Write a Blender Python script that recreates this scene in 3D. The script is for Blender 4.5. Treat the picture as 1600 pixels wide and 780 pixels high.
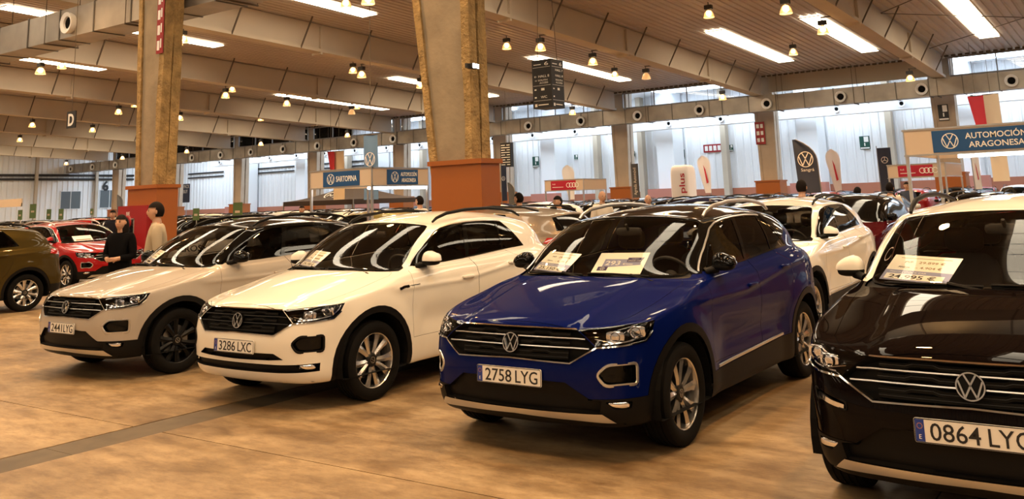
import bpy, bmesh, math, random
import numpy as np
from mathutils import Matrix, Vector
for _o in list(bpy.data.objects): bpy.data.objects.remove(_o)
SC = bpy.context.scene
COL = SC.collection
PI = math.pi
random.seed(7)
# ---------------------------------------------------------------- camera (world: Y = depth of the car row, X = along the row)
CF, CPY, PIT, ROL, YAW, CH = 1398.96, 55.663, .184069, -.036067, .612718, 1.64626
_fw = np.array([-math.sin(YAW)*math.cos(PIT), math.cos(YAW)*math.cos(PIT), math.sin(PIT)])
_r0 = np.array([math.cos(YAW), math.sin(YAW), 0.]); _u0 = np.cross(_r0, _fw)
_rt = _r0*math.cos(ROL)+_u0*math.sin(ROL); _up = -_r0*math.sin(ROL)+_u0*math.cos(ROL)
_co = np.array([0, 0, CH])
cam = bpy.data.cameras.new('camera'); camo = bpy.data.objects.new('camera', cam); COL.objects.link(camo)
camo.matrix_world = Matrix(((_rt[0],_up[0],-_fw[0],0),(_rt[1],_up[1],-_fw[1],0),(_rt[2],_up[2],-_fw[2],CH),(0,0,0,1)))
cam.sensor_width = 36; cam.lens = 36*CF/1600; cam.shift_y = -(390-CPY)/1600; cam.clip_end = 400
SC.camera = camo
# a pixel gives a direction; the plane it lies on gives the distance
def _ray(x, y): return _fw+_rt*(x-800)/CF-_up*(y-CPY)/CF
def atZ(x, y, z): d = _ray(x,y); return _co+d*(z-CH)/d[2]
def atY(x, y, Y): d = _ray(x,y); return _co+d*Y/d[1]
def atX(x, y, X): d = _ray(x,y); return _co+d*X/d[0]
def atD(x, y, D): return _co+_ray(x,y)*D
# ---------------------------------------------------------------- world, exposure
W = bpy.data.worlds.new('world'); W.use_nodes = True; SC.world = W
_bg = W.node_tree.nodes['Background']; _bg.inputs[0].default_value = (.62,.76,1,1); _bg.inputs[1].default_value = .9
SC.view_settings.view_transform = 'Standard'; SC.view_settings.look = 'None'
SC.view_settings.gamma = 1; SC.view_settings.use_curve_mapping = False
SC.view_settings.exposure = 0.08
LAMP_W = 1250.      # each warm hall lamp, watts
SKY_E = 11.0        # roof light emission
AISLE_E = 9.0      # daylight panels over the far aisle
LAMP_COL = (1.0, .54, .19)
# ---------------------------------------------------------------- materials
MATS = {}
def _mat(name):
    m = bpy.data.materials.new(name); m.use_nodes = True; MATS[name] = m
    return m, m.node_tree.nodes, m.node_tree.links, m.node_tree.nodes['Principled BSDF']
def pbr(name, col, rough=.5, metal=0, coat=0, spec=.5, bump=None, vary=None, emit=None, trans=0):
    m, n, l, b = _mat(name)
    b.inputs['Base Color'].default_value = (*col, 1); b.inputs['Roughness'].default_value = rough
    b.inputs['Metallic'].default_value = metal; b.inputs['Coat Weight'].default_value = coat
    b.inputs['Coat Roughness'].default_value = .03; b.inputs['Specular IOR Level'].default_value = spec
    b.inputs['Transmission Weight'].default_value = trans
    if emit: b.inputs['Emission Color'].default_value = (*emit[:3],1); b.inputs['Emission Strength'].default_value = emit[3]
    tc = None
    if bump or vary: tc = n.new('ShaderNodeTexCoord')
    if vary:      # (scale, amount, detail)
        t = n.new('ShaderNodeTexNoise'); t.inputs['Scale'].default_value = vary[0]; t.inputs['Detail'].default_value = vary[2]
        l.new(tc.outputs['Object'], t.inputs['Vector'])
        r = n.new('ShaderNodeValToRGB'); r.color_ramp.elements[0].position = .3; r.color_ramp.elements[1].position = .7
        a = vary[1]
        r.color_ramp.elements[0].color = (*[c*(1-a) for c in col],1); r.color_ramp.elements[1].color = (*[min(1,c*(1+a)) for c in col],1)
        l.new(t.outputs['Fac'], r.inputs['Fac']); l.new(r.outputs['Color'], b.inputs['Base Color'])
    if bump:      # (scale, strength, distance)
        t = n.new('ShaderNodeTexNoise'); t.inputs['Scale'].default_value = bump[0]; t.inputs['Detail'].default_value = 4
        l.new(tc.outputs['Object'], t.inputs['Vector'])
        bp = n.new('ShaderNodeBump'); bp.inputs['Strength'].default_value = bump[1]; bp.inputs['Distance'].default_value = bump[2]
        l.new(t.outputs['Fac'], bp.inputs['Height']); l.new(bp.outputs['Normal'], b.inputs['Normal'])
    return m
def paint(name, col, metal=0., rough=.35, coat=1.):
    m = pbr(name, col, rough, metal, coat, .0 if coat<.9 else .10); b = m.node_tree.nodes['Principled BSDF']; b.inputs['Coat IOR'].default_value = 1.30; b.inputs['Coat Roughness'].default_value = .015; return m
def emis(name, col, s):
    m, n, l, b = _mat(name); e = n.new('ShaderNodeEmission'); e.inputs[0].default_value = (*col,1); e.inputs[1].default_value = s
    l.new(e.outputs[0], n['Material Output'].inputs[0]); return m
def glass(name, tint, ior=1.5):
    m, n, l, b = _mat(name); n.remove(b)
    t = n.new('ShaderNodeBsdfTransparent'); t.inputs[0].default_value = (*tint,1)
    g = n.new('ShaderNodeBsdfGlossy'); g.inputs['Roughness'].default_value = .0
    f = n.new('ShaderNodeFresnel'); f.inputs[0].default_value = ior
    x = n.new('ShaderNodeMixShader'); l.new(f.outputs[0], x.inputs[0]); l.new(t.outputs[0], x.inputs[1]); l.new(g.outputs[0], x.inputs[2])
    l.new(x.outputs[0], n['Material Output'].inputs[0]); return m
paint('paint_blue', (.002,.007,.080), .15, .35, .50); paint('paint_white', (.80,.77,.70)); paint('paint_grey', (.43,.385,.335), .1)
paint('paint_black', (.004,.0025,.0025), .0, .35, .55); paint('paint_olive', (.055,.038,.010), .2, .35, .6); paint('paint_red', (.33,.008,.010), .2)
paint('paint_taupe', (.20,.16,.125), .4); paint('paint_silver', (.45,.45,.45), .6); paint('paint_gold', (.33,.25,.07), .4)
paint('paint_maroon', (.06,.004,.007), .0, .35, .5); paint('paint_dark', (.012,.013,.015), .0, .35, .5); paint('paint_navy', (.006,.01,.04), .0, .35, .5)
glass('car_glass', (.16,.155,.15), 1.38); glass('windscreen_glass', (.93,.93,.90), 1.36); glass('lens_glass', (.95,.96,.98), 1.40)
pbr('black_plastic', (.006,.0055,.0055), .5, spec=.15); pbr('gloss_black', (.003,.003,.003), .05, 0, .0, .25); pbr('liner', (.006,.006,.006), .9, spec=.1)
pbr('chrome', (.82,.82,.82), .08, 1); pbr('satin_silver', (.62,.61,.60), .28, .9); pbr('rubber', (.006,.0055,.005), .8, spec=.12, bump=(60,.2,.003))
pbr('rim_silver', (.66,.63,.60), .22, .85); pbr('rim_dark', (.02,.02,.02), .4, .4, spec=.3); pbr('rim_black', (.005,.005,.0055), .35, 0, 0, .2)
pbr('seat_cloth', (.035,.032,.03), .9); pbr('dash', (.02,.019,.018), .7); pbr('steel', (.35,.34,.33), .4, .9)
pbr('reflector', (.9,.9,.92), .12, 1); pbr('red_lens', (.35,.01,.012), .12, 0, 1); pbr('amber', (.7,.3,.04), .2)
pbr('column_paint', (.46,.37,.28), .8, vary=(.8,.12,4)); pbr('plate_white', (.80,.79,.76), .35); pbr('plate_blue', (.012,.04,.28), .35); pbr('ink', (.01,.01,.012), .5)
pbr('paper', (.95,.93,.86), .6); pbr('paper_blue', (.30,.33,.52), .6); pbr('paper_navy', (.06,.05,.14), .6); pbr('ink_grey', (.32,.24,.14), .6)
pbr('sign_blue', (.010,.075,.23), .4); pbr('sign_white', (.85,.84,.80), .45); pbr('sign_red', (.42,.010,.035), .4); pbr('stand_beige', (.62,.50,.38), .5)
pbr('orange_panel', (.33,.095,.014), .45, bump=(3,.05,.01)); pbr('brick_pink', (.48,.19,.14), .7); pbr('concrete', (.30,.235,.155), .85, bump=(9,.5,.02), vary=(1.6,.18,5))
pbr('fire_coat', (.36,.235,.095), .95, bump=(16,1.,.06), vary=(4,.35,6)); pbr('beam_paint', (.50,.425,.33), .75, vary=(.35,.08,4)); pbr('beam_dark', (.11,.085,.06), .8)
pbr('roof_sheet', (.46,.385,.315), .5, .0, vary=(.5,.06,3)); pbr('duct_metal', (.36,.335,.30), .42, .55, vary=(.9,.22,5)); pbr('duct_seam', (.16,.15,.135), .5, .4)
pbr('wall_sheet', (.80,.81,.82), .6); pbr('plinth', (.45,.17,.10), .8); pbr('white_metal', (.80,.82,.84), .5); pbr('grey_metal', (.30,.29,.28), .5, .3)
pbr('pipe_black', (.02,.018,.018), .5); pbr('window_grey', (.10,.12,.13), .3); pbr('green_sign', (.008,.07,.05), .5); pbr('green_card', (.09,.16,.05), .6)
pbr('fire_red', (.30,.008,.012), .4); pbr('lamp_dark', (.025,.022,.02), .6); pbr('tent_cloth', (.05,.035,.03), .9); pbr('flag_navy', (.035,.045,.085), .8)
pbr('flag_blue', (.13,.24,.42), .8); pbr('flag_white', (.82,.80,.82), .8); pbr('flag_red', (.50,.03,.05), .8); pbr('flag_cream', (.70,.58,.43), .8); pbr('flag_grey', (.10,.11,.13), .8)
pbr('skin', (.58,.34,.23), .6, spec=.3); pbr('hair', (.010,.007,.006), .7, spec=.1); pbr('hair_grey', (.16,.13,.11), .7); pbr('knit_beige', (.42,.355,.26), .95, bump=(120,.3,.004)); pbr('cloth_black', (.005,.005,.006), .95, spec=.04)
pbr('cloth_white', (.75,.68,.58), .9); pbr('cloth_dark', (.015,.015,.022), .9, spec=.1); pbr('jeans', (.04,.055,.10), .9); pbr('tile_strip', (.095,.070,.042), .6, vary=(5,.2,4))
emis('roof_light', (1.0,.83,.60), SKY_E); emis('aisle_light', (.72,.86,1.0), AISLE_E); emis('bulb', (1,.72,.36), 60); emis('tube', (1,.97,.92), 14); emis('spot_white', (1,.98,.95), 40)
m, n, l, b = _mat('bell'); b.inputs['Base Color'].default_value=(.75,.5,.28,1); b.inputs['Roughness'].default_value=.3; b.inputs['Transmission Weight'].default_value=.35; b.inputs['Emission Color'].default_value=(1,.55,.2,1); b.inputs['Emission Strength'].default_value=.5
# floor concrete: worn, stained, slightly shiny
m, n, l, b = _mat('floor_concrete')
tc = n.new('ShaderNodeTexCoord')
def _noise(scale, det, vec=(1,1,1), rough=.55):
    mp = n.new('ShaderNodeMapping'); mp.inputs['Scale'].default_value = vec; l.new(tc.outputs['Object'], mp.inputs[0])
    t = n.new('ShaderNodeTexNoise'); t.inputs['Scale'].default_value = scale; t.inputs['Detail'].default_value = det; t.inputs['Roughness'].default_value = rough
    l.new(mp.outputs[0], t.inputs['Vector']); return t
t1 = _noise(.9,8,(.6,1,1),.66); t2 = _noise(3.2,9,(.55,1.2,1),.70); t3 = _noise(14,5)
r1 = n.new('ShaderNodeValToRGB'); r1.color_ramp.elements[0].position=.36; r1.color_ramp.elements[1].position=.62
r1.color_ramp.elements[0].color=(.175,.112,.055,1); r1.color_ramp.elements[1].color=(.455,.33,.185,1); l.new(t1.outputs['Fac'], r1.inputs[0])
r2 = n.new('ShaderNodeValToRGB'); r2.color_ramp.elements[0].position=.38; r2.color_ramp.elements[1].position=.56
r2.color_ramp.elements[0].color=(.55,.48,.40,1); r2.color_ramp.elements[1].color=(1,1,1,1); l.new(t2.outputs['Fac'], r2.inputs[0])
mx = n.new('ShaderNodeMix'); mx.data_type='RGBA'; mx.blend_type='MULTIPLY'; mx.inputs[0].default_value=.75
l.new(r1.outputs[0], mx.inputs[6]); l.new(r2.outputs[0], mx.inputs[7])
t4 = _noise(7.5,10,(.45,1.3,1),.78); r4 = n.new('ShaderNodeValToRGB'); r4.color_ramp.elements[0].position=.40; r4.color_ramp.elements[1].position=.53
r4.color_ramp.elements[0].color=(.50,.43,.36,1); r4.color_ramp.elements[1].color=(1,1,1,1); l.new(t4.outputs['Fac'], r4.inputs[0])
m4 = n.new('ShaderNodeMix'); m4.data_type='RGBA'; m4.blend_type='MULTIPLY'; m4.inputs[0].default_value=.55; l.new(mx.outputs[2], m4.inputs[6]); l.new(r4.outputs[0], m4.inputs[7])
t5 = _noise(38,6,(1,1,1),.7); r5 = n.new('ShaderNodeValToRGB'); r5.color_ramp.elements[0].position=.30; r5.color_ramp.elements[1].position=.36
r5.color_ramp.elements[0].color=(.35,.28,.22,1); r5.color_ramp.elements[1].color=(1,1,1,1); l.new(t5.outputs['Fac'], r5.inputs[0])
m5 = n.new('ShaderNodeMix'); m5.data_type='RGBA'; m5.blend_type='MULTIPLY'; m5.inputs[0].default_value=.8; l.new(m4.outputs[2], m5.inputs[6]); l.new(r5.outputs[0], m5.inputs[7]); l.new(m5.outputs[2], b.inputs['Base Color'])
rr = n.new('ShaderNodeMapRange'); rr.inputs[3].default_value=.30; rr.inputs[4].default_value=.62; l.new(t2.outputs['Fac'], rr.inputs[0]); l.new(rr.outputs[0], b.inputs['Roughness'])
bp = n.new('ShaderNodeBump'); bp.inputs['Strength'].default_value=.12; bp.inputs['Distance'].default_value=.01; l.new(t3.outputs['Fac'], bp.inputs['Height']); l.new(bp.outputs[0], b.inputs['Normal'])
# ---------------------------------------------------------------- mesh helpers
class MB:
    def __init__(s): s.v=[]; s.f=[]; s.m=[]
    def add(s, v, f, m=0):
        o=len(s.v); s.v+= [tuple(map(float,q)) for q in v]; s.f+= [tuple(i+o for i in q) for q in f]; s.m+= [m]*len(f); return s
    def box(s, a, b, m=0):
        (x0,y0,z0),(x1,y1,z1) = a,b
        v=[(x0,y0,z0),(x1,y0,z0),(x1,y1,z0),(x0,y1,z0),(x0,y0,z1),(x1,y0,z1),(x1,y1,z1),(x0,y1,z1)]
        return s.add(v,[(0,3,2,1),(4,5,6,7),(0,1,5,4),(1,2,6,5),(2,3,7,6),(3,0,4,7)],m)
    def bar(s, p, q, w, h=None, m=0):        # square bar between two points
        p=Vector(p); q=Vector(q); d=(q-p).normalized(); h=h or w
        a=d.cross(Vector((0,0,1))); 
        if a.length<1e-3: a=Vector((1,0,0))
        a.normalize(); b=d.cross(a)
        v=[e+a*sx*w/2+b*sy*h/2 for e in (p,q) for sx,sy in ((-1,-1),(1,-1),(1,1),(-1,1))]
        return s.add(v,[(3,2,1,0),(4,5,6,7),(0,1,5,4),(1,2,6,5),(2,3,7,6),(3,0,4,7)],m)
    def tube(s, pts, r, n=8, m=0, cap=True):
        pts=[Vector(p) for p in pts]; rs=r if isinstance(r,(list,tuple)) else [r]*len(pts)
        v=[]; f=[]; ref=None
        for i,p in enumerate(pts):
            d=(pts[min(i+1,len(pts)-1)]-pts[max(i-1,0)]).normalized()
            a=ref-d*ref.dot(d) if ref is not None else d.cross(Vector((0,0,1)))
            if a.length<1e-3: a=d.cross(Vector((1,0,0)))
            a.normalize(); ref=a; b=d.cross(a)
            v+= [p+(a*math.cos(2*PI*k/n)+b*math.sin(2*PI*k/n))*rs[i] for k in range(n)]
        for i in range(len(pts)-1):
            for k in range(n): f.append((i*n+k,i*n+(k+1)%n,(i+1)*n+(k+1)%n,(i+1)*n+k))
        if cap: f.append(tuple(range(n))[::-1]); f.append(tuple((len(pts)-1)*n+k for k in range(n)))
        return s.add(v,f,m)
    def lathe(s, prof, n=24, c=(0,0,0), ax='z', m=0):     # prof: (radius, height)
        v=[]; f=[]; k=len(prof)
        for i in range(n):
            a=2*PI*i/n; ca,sa=math.cos(a),math.sin(a)
            for r,h in prof:
                q={'z':(r*ca,r*sa,h),'y':(r*sa,h,r*ca),'x':(h,r*ca,r*sa)}[ax]
                v.append((c[0]+q[0],c[1]+q[1],c[2]+q[2]))
        for i in range(n):
            for j in range(k-1): f.append((i*k+j,((i+1)%n)*k+j,((i+1)%n)*k+j+1,i*k+j+1))
        return s.add(v,f,m)
    def prism(s, poly, fn, d0, d1, m=0):     # 2-d polygon, fn(a,b,d)->xyz
        n=len(poly); v=[fn(a,b,d0) for a,b in poly]+[fn(a,b,d1) for a,b in poly]
        f=[tuple(range(n))[::-1],tuple(range(n,2*n))]+[(i,(i+1)%n,n+(i+1)%n,n+i) for i in range(n)]
        return s.add(v,f,m)
    def mesh(s, name, mats, smooth=None, fix=True):
        me=bpy.data.meshes.new(name); me.from_pydata(s.v,[],s.f)
        for q in (mats if isinstance(mats,(list,tuple)) else [mats]): me.materials.append(MATS[q] if isinstance(q,str) else q)
        if len(me.materials)>1: me.polygons.foreach_set('material_index', s.m)
        if fix:
            bm=bmesh.new(); bm.from_mesh(me); bmesh.ops.recalc_face_normals(bm,faces=bm.faces[:]); bm.to_mesh(me); bm.free()
        if smooth is not None:
            me.shade_smooth()
            try: me.set_sharp_from_angle(angle=math.radians(smooth))
            except Exception: pass
        me.update(); return me
    def obj(s, name, mats, parent=None, smooth=None, fix=True): return link(name, s.mesh(name,mats,smooth,fix), parent)
def link(name, me, parent=None):
    o=bpy.data.objects.new(name, me); COL.objects.link(o)
    if parent is not None: o.parent=parent
    return o
def empty(name, loc=(0,0,0), rz=0, parent=None):
    o=bpy.data.objects.new(name,None); COL.objects.link(o); o.location=loc; o.rotation_euler=(0,0,rz); o.empty_display_size=.1
    if parent is not None: o.parent=parent
    return o
def tag(o, label=None, cat=None, group=None, kind=None):
    for k,v in (('label',label),('category',cat),('group',group),('kind',kind)):
        if v: o[k]=v
    return o
def struct(o, label=None): o['kind']='structure'; (label and o.__setitem__('label',label)); return o
def copy_tree(o, parent=None):
    c=o.copy(); COL.objects.link(c); c.parent=parent
    for ch in o.children: copy_tree(ch,c)
    return c
_TXT={}
def text_mesh(s, h=1., w=None, depth=.002, bold=0.):
    """letters as a mesh in the xy plane, baseline at 0, cap height h, centred on x; w squeezes to a width"""
    key=(s,h,w,depth,bold)
    if key in _TXT: return _TXT[key]
    cu=bpy.data.curves.new('text','FONT'); cu.body=s; cu.size=1; cu.extrude=.001; cu.offset=bold; cu.resolution_u=3
    ob=bpy.data.objects.new('text',cu); COL.objects.link(ob); dg=bpy.context.evaluated_depsgraph_get()
    me=bpy.data.meshes.new_from_object(ob.evaluated_get(dg)); bpy.data.objects.remove(ob)
    co=np.array([v.co[:] for v in me.vertices]); lo,hi=co.min(0),co.max(0)
    k=h/.70 if '\n' not in s else h/(hi[1]-lo[1]); kx=k if w is None else w/(hi[0]-lo[0])
    y0=0 if '\n' not in s else lo[1]
    co=np.c_[(co[:,0]-(lo[0]+hi[0])/2)*kx,(co[:,1]-y0)*k,np.where(co[:,2]>0,depth,0)]
    me.vertices.foreach_set('co',co.ravel()); me.update(); me.materials.clear(); _TXT[key]=me
    return me
def text(name, s, h, mat, parent, M, w=None, depth=.002, bold=0.):
    me=text_mesh(s,h,w,depth,bold).copy(); me.materials.append(MATS[mat]); o=link(name,me,parent); o.matrix_local=M; return o
def frame(o, x, y):           # matrix from origin and two axes
    x=Vector(x).normalized(); z=x.cross(Vector(y)).normalized(); y=z.cross(x)
    return Matrix(((x[0],y[0],z[0],o[0]),(x[1],y[1],z[1],o[1]),(x[2],y[2],z[2],o[2]),(0,0,0,1)))
def stroke(mb, pts, w, d, m=0, z0=0.):   # flat extruded polyline in xy
    for (x0,y0),(x1,y1) in zip(pts,pts[1:]):
        L=math.hypot(x1-x0,y1-y0); nx,ny=-(y1-y0)/L*w/2,(x1-x0)/L*w/2
        mb.add([(x0+nx,y0+ny,z0),(x0-nx,y0-ny,z0),(x1-nx,y1-ny,z0),(x1+nx,y1+ny,z0),(x0+nx,y0+ny,z0+d),(x0-nx,y0-ny,z0+d),(x1-nx,y1-ny,z0+d),(x1+nx,y1+ny,z0+d)],
               [(0,3,2,1),(4,5,6,7),(0,1,5,4),(1,2,6,5),(2,3,7,6),(3,0,4,7)],m)
def ring_flat(mb, r0, r1, d, n=40, m=0, z0=0., sx=1.):
    v=[]; f=[]
    for i in range(n):
        a=2*PI*i/n; c,s_=math.cos(a)*sx,math.sin(a)
        v+= [(r0*c,r0*s_,z0),(r1*c,r1*s_,z0),(r1*c,r1*s_,z0+d),(r0*c,r0*s_,z0+d)]
    for i in range(n):
        for k in range(4): f.append((i*4+k,((i+1)%n)*4+k,((i+1)%n)*4+(k+1)%4,i*4+(k+1)%4))
    return mb.add(v,f,m)
def round_logo(r, d, wide=.105):          # two stacked letters inside a ring
    mb=MB(); ring_flat(mb,r*.90,r,d)
    stroke(mb,[(-.40*r,.80*r),(0,.10*r),(.40*r,.80*r)],wide*r,d*.9)
    stroke(mb,[(-.82*r,.38*r),(-.40*r,-.78*r),(0,.02*r),(.40*r,-.78*r),(.82*r,.38*r)],wide*r,d*.9)
    return mb
# ---------------------------------------------------------------- the hall
XL,XR,YN,YB=-103.,30.,-27.,70.           # left wall, right wall, near wall, back wall
BX=[-9.35-10.65*k for k in range(-3,9)]  # girder lines
RID=14.; YE=57.                          # ridge, end of the main roof
def z_beam(Y): return 7.78+.035*(54.5-(Y if Y>RID else 2*RID-Y))
def z_roof(Y): return z_beam(Y)+1.34
# floor: slabs with open joints, a dark channel strip across the near bay
fl=MB(); gx0,gx1,gy0,gy1=-28.1,9.35,-6.2,20.3
fl.add([(gx0,gy0,-.03),(gx1,gy0,-.03),(gx1,gy1,-.03),(gx0,gy1,-.03)],[(0,1,2,3)],1)
for (a,b,c,d) in ((XL-1,YN-1,gx0,YB+1),(gx1,YN-1,XR+1,YB+1),(gx0,YN-1,gx1,gy0),(gx0,gy1,gx1,YB+1)): fl.add([(a,b,0),(c,b,0),(c,d,0),(a,d,0)],[(0,1,2,3)],0)
floor=struct(fl.obj('floor',['floor_concrete','tile_strip'],fix=False))
xs=[-28.1,-22.75,-17.4,-12.05,-6.895]; xs2=[-6.515,-1.2,4.15,9.35]; ys=[-6.2,-.9,4.38,9.7,15.,20.3]; g=.005
for L in (xs,xs2):
    for a,b in zip(L,L[1:]):
        for c,d in zip(ys,ys[1:]): MB().box((a+g,c+g,-.03),(b-g,d-g,0)).obj('slab','floor_concrete',floor)
for c,d in zip([-6.2,-3.2,-.9,1.4,3.68,6.0,8.3,11,14,17],[-3.2,-.9,1.4,3.68,6.0,8.3,11,14,17,20.3]): MB().box((-6.892,c+.002,-.03),(-6.518,d-.002,-.003)).obj('channel_cover','tile_strip',floor)
# walls
def ribbed(mb, p0, p1, z0, z1, nrm, pitch=.5, m=0):
    p0=np.array(p0,float); p1=np.array(p1,float); L=np.linalg.norm(p1-p0); t=(p1-p0)/L; n=np.array(nrm,float); k=int(L/pitch)
    prof=[(0,0),(.30,0),(.34,.09),(.44,.09)]; pts=[]
    for i in range(k):
        for a,b in prof: pts.append(p0+t*(i+a/.5)*pitch+n*b)
    pts.append(p1); v=[(*q,z0) for q in pts]+[(*q,z1) for q in pts]; c=len(pts); mb.add(v,[(i,i+1,c+i+1,c+i) for i in range(c-1)],m)
w=MB(); ribbed(w,(XL,YB),(XR,YB),2.15,11.,(0,-1),.62); wall_back=struct(w.obj('wall_back','wall_sheet'))
w=MB(); ribbed(w,(XL,YN),(XL,YB),1.2,11.,(1,0),.62); wall_left=struct(w.obj('wall_left','wall_sheet'))
w=MB(); ribbed(w,(XR,YN),(XR,YB),0.,11.,(-1,0),.62); struct(w.obj('wall_right','wall_sheet'))
w=MB(); ribbed(w,(XL,YN),(XR,YN),0.,11.,(0,1),.62); struct(w.obj('wall_front','wall_sheet'))
struct(MB().box((XL,YB-.12,0),(XR,YB+.1,2.15)).obj('baseboard_back','plinth')); struct(MB().box((XL-.1,YN,0),(XL+.12,YB,1.2)).obj('baseboard_left','white_metal'))
# ceiling of ribbed sheet, ribs along the girders
mb=MB(); pit=.36; k=int((XR-XL)/pit); pts=[]
for i in range(k):
    for a,b in ((0,0),(.20,0),(.235,.055),(.325,.055)): pts.append((XL+i*pit+a,b))
pts.append((XR,0)); c=len(pts)
for (ya,yb) in ((YN,RID),(RID,YE)):
    mb.add([(x,ya,z_roof(ya)+dz) for x,dz in pts]+[(x,yb,z_roof(yb)+dz) for x,dz in pts],[(i,i+1,c+i+1,c+i) for i in range(c-1)])
ceiling=struct(mb.obj('ceiling','roof_sheet',fix=False))
# unseen outer skin added so that no daylight leaks in, and the pale roof over the far aisle
mb=MB()
for (ya,yb) in ((YN-.5,RID),(RID,YE)): mb.add([(XL-.5,ya,z_roof(ya)+.3),(XR+.5,ya,z_roof(ya)+.3),(XR+.5,yb,z_roof(yb)+.3),(XL-.5,yb,z_roof(yb)+.3)],[(0,1,2,3)])
struct(mb.obj('trim_1','roof_sheet',fix=False))
mb=MB(); pts2=[(XL+i*1.2,(.06 if i%2 else 0)) for i in range(int((XR-XL)/1.2)+1)]; c=len(pts2)
mb.add([(x,YE-.2,10.4+dz) for x,dz in pts2]+[(x,YB+.5,10.1+dz) for x,dz in pts2],[(i,i+1,c+i+1,c+i) for i in range(c-1)]); aisle=struct(mb.obj('ceiling','white_metal',fix=False))
# girders
for bi,X in enumerate(BX):
    if X<XL+1 or X>XR-1: continue
    def zz(Y,d): return z_beam(Y)+d
    mb=MB()
    for (ya,yb) in ((YN,RID),(RID,55.6)):
        for x0,x1,d0,d1 in ((X-.19,X+.19,.14,1.30),(X-.32,X+.32,0,.14)):
            mb.add([(x0,ya,zz(ya,d0)),(x1,ya,zz(ya,d0)),(x1,ya,zz(ya,d1)),(x0,ya,zz(ya,d1)),(x0,yb,zz(yb,d0)),(x1,yb,zz(yb,d0)),(x1,yb,zz(yb,d1)),(x0,yb,zz(yb,d1))],[(0,3,2,1),(4,5,6,7),(0,1,5,4),(1,2,6,5),(2,3,7,6),(3,0,4,7)])
    beam=mb.obj('beam','beam_paint',ceiling)
    for Y in (8.5,18.3,28.,37.6,47.2):
        if X>5 and Y>20: continue
        mb=MB(); mb.box((X-.30,Y-.06,zz(Y,-.10)),(X+.30,Y+.06,zz(Y,1.2))); mb.obj('stiffener','beam_paint',beam)
    for j in range(12 if X<5 else 0):
        Y=15.9+j*3.72-(bi%2)*.3
        if Y>54: break
        for sg in (1,-1):
            MB().bar((X+sg*.30,Y,zz(Y,.02)),(X+sg*1.05,Y,z_roof(Y)),.055).obj('strut','beam_dark',beam)
# roof lights: bright translucent strips with cross bars
SK=[]
for X in BX:
    for dx in (-2.7,-7.4):
        for (ya,yb) in ((-18,-7.3),(1.5,12.5),(17.4,28.1),(40.9,51.6)):  # nearest strips lie out of view, added for reflections in the chrome
            x=X+dx
            if x<XL+1.5 or x>XR-1.5 or (x>6 and ya>15): continue
            SK.append((x,ya,yb))
for (x,ya,yb) in SK:
    n=8; fr=MB(); th=.02
    e=empty('skylight',(x,(ya+yb)/2,z_roof((ya+yb)/2)-.06)); tag(e,{-18:'added unseen white translucent roof light strip in the bay before the car row',1.5:'white translucent roof light strip above the front car row',17.4:'white translucent roof light strip just beyond the near columns',40.9:'white translucent roof light strip close to the far clerestory windows'}[ya],'skylight','roof light strips in the ribbed ceiling')
    mb=MB(); cy=(ya+yb)/2; cz=z_roof(cy)-.06
    mb.add([(-.46,ya-cy,z_roof(ya)-.06-cz),(.46,ya-cy,z_roof(ya)-.06-cz),(.46,yb-cy,z_roof(yb)-.06-cz),(-.46,yb-cy,z_roof(yb)-.06-cz)],[(0,1,2,3)]); mb.obj('panel','roof_light',e,fix=False)
    fr=MB()
    for i in range(n+1):
        Y=ya+(yb-ya)*i/n; fr.box((-.48,Y-cy-.02,z_roof(Y)-cz-.085),(.48,Y-cy+.02,z_roof(Y)-cz-.05))
    fr.obj('cross_bar','white_metal',e)['kind']='stuff'
for k in range(11):
    X=-98+k*10.65+5; a=MB().box((X-3.2,60,10.02),(X+3.2,67.5,10.09)).obj('skylight','aisle_light'); MB().box((X-3.2,63.6,10.09),(X+3.2,63.9,10.26)).obj('hanger_rail','white_metal',a); tag(a,'wide cool daylight panel in the roof over the far aisle','skylight','daylight panels over the far aisle')
# clerestory above the far duct: one bay closed, the others glazed
for k,(xa,xb) in enumerate(zip(BX[3:],BX[2:])):
    xa+=.4; xb-=.4
    if xa<XL: continue
    if abs(xb+9.75)<.6: struct(MB().box((xa,56.4,8.0),(xb,56.5,z_roof(56.5))).obj('trim_%d'%(k+2),'beam_paint'))
    else:
        f=MB(); z0,z1=7.95,8.92; f.box((xa,56.4,z0-.1),(xb,56.5,z0)); f.box((xa,56.4,z1),(xb,56.5,z_roof(56.5)))
        for i in range(5): x=xa+(xb-xa)*i/4; f.box((x-.03,56.4,z0),(x+.03,56.5,z1))
        wn=struct(f.obj('window_%d'%(k+1),'grey_metal'))
        for i in range(4): MB().box((xa+(xb-xa)*i/4+.03,56.44,z0),(xa+(xb-xa)*(i+1)/4-.03,56.46,z1)).obj('pane','lens_glass',wn)
# thin roof bracing rods in the bay beyond the stand
for (xa,ya,xb,yb) in ((-9.2,42.,1.2,52.5),(-9.2,52.5,1.2,42.),(-9.2,42.,1.2,31.5),(-9.2,31.5,1.2,42.)):
    MB().bar((xa,ya,z_roof(ya)-.12),(xb,yb,z_roof(yb)-.12),.03).obj('brace_rod','beam_dark',ceiling)
# wavy closure under the roof edge
mb=MB()
for i in range(int((XR-XL-20)/.36)): x=XL+i*.36; mb.box((x,55.9,z_roof(56)-.10),(x+.22,56.0,z_roof(56)))
mb.obj('roof_edge','beam_dark',ceiling)['kind']='stuff'
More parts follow.
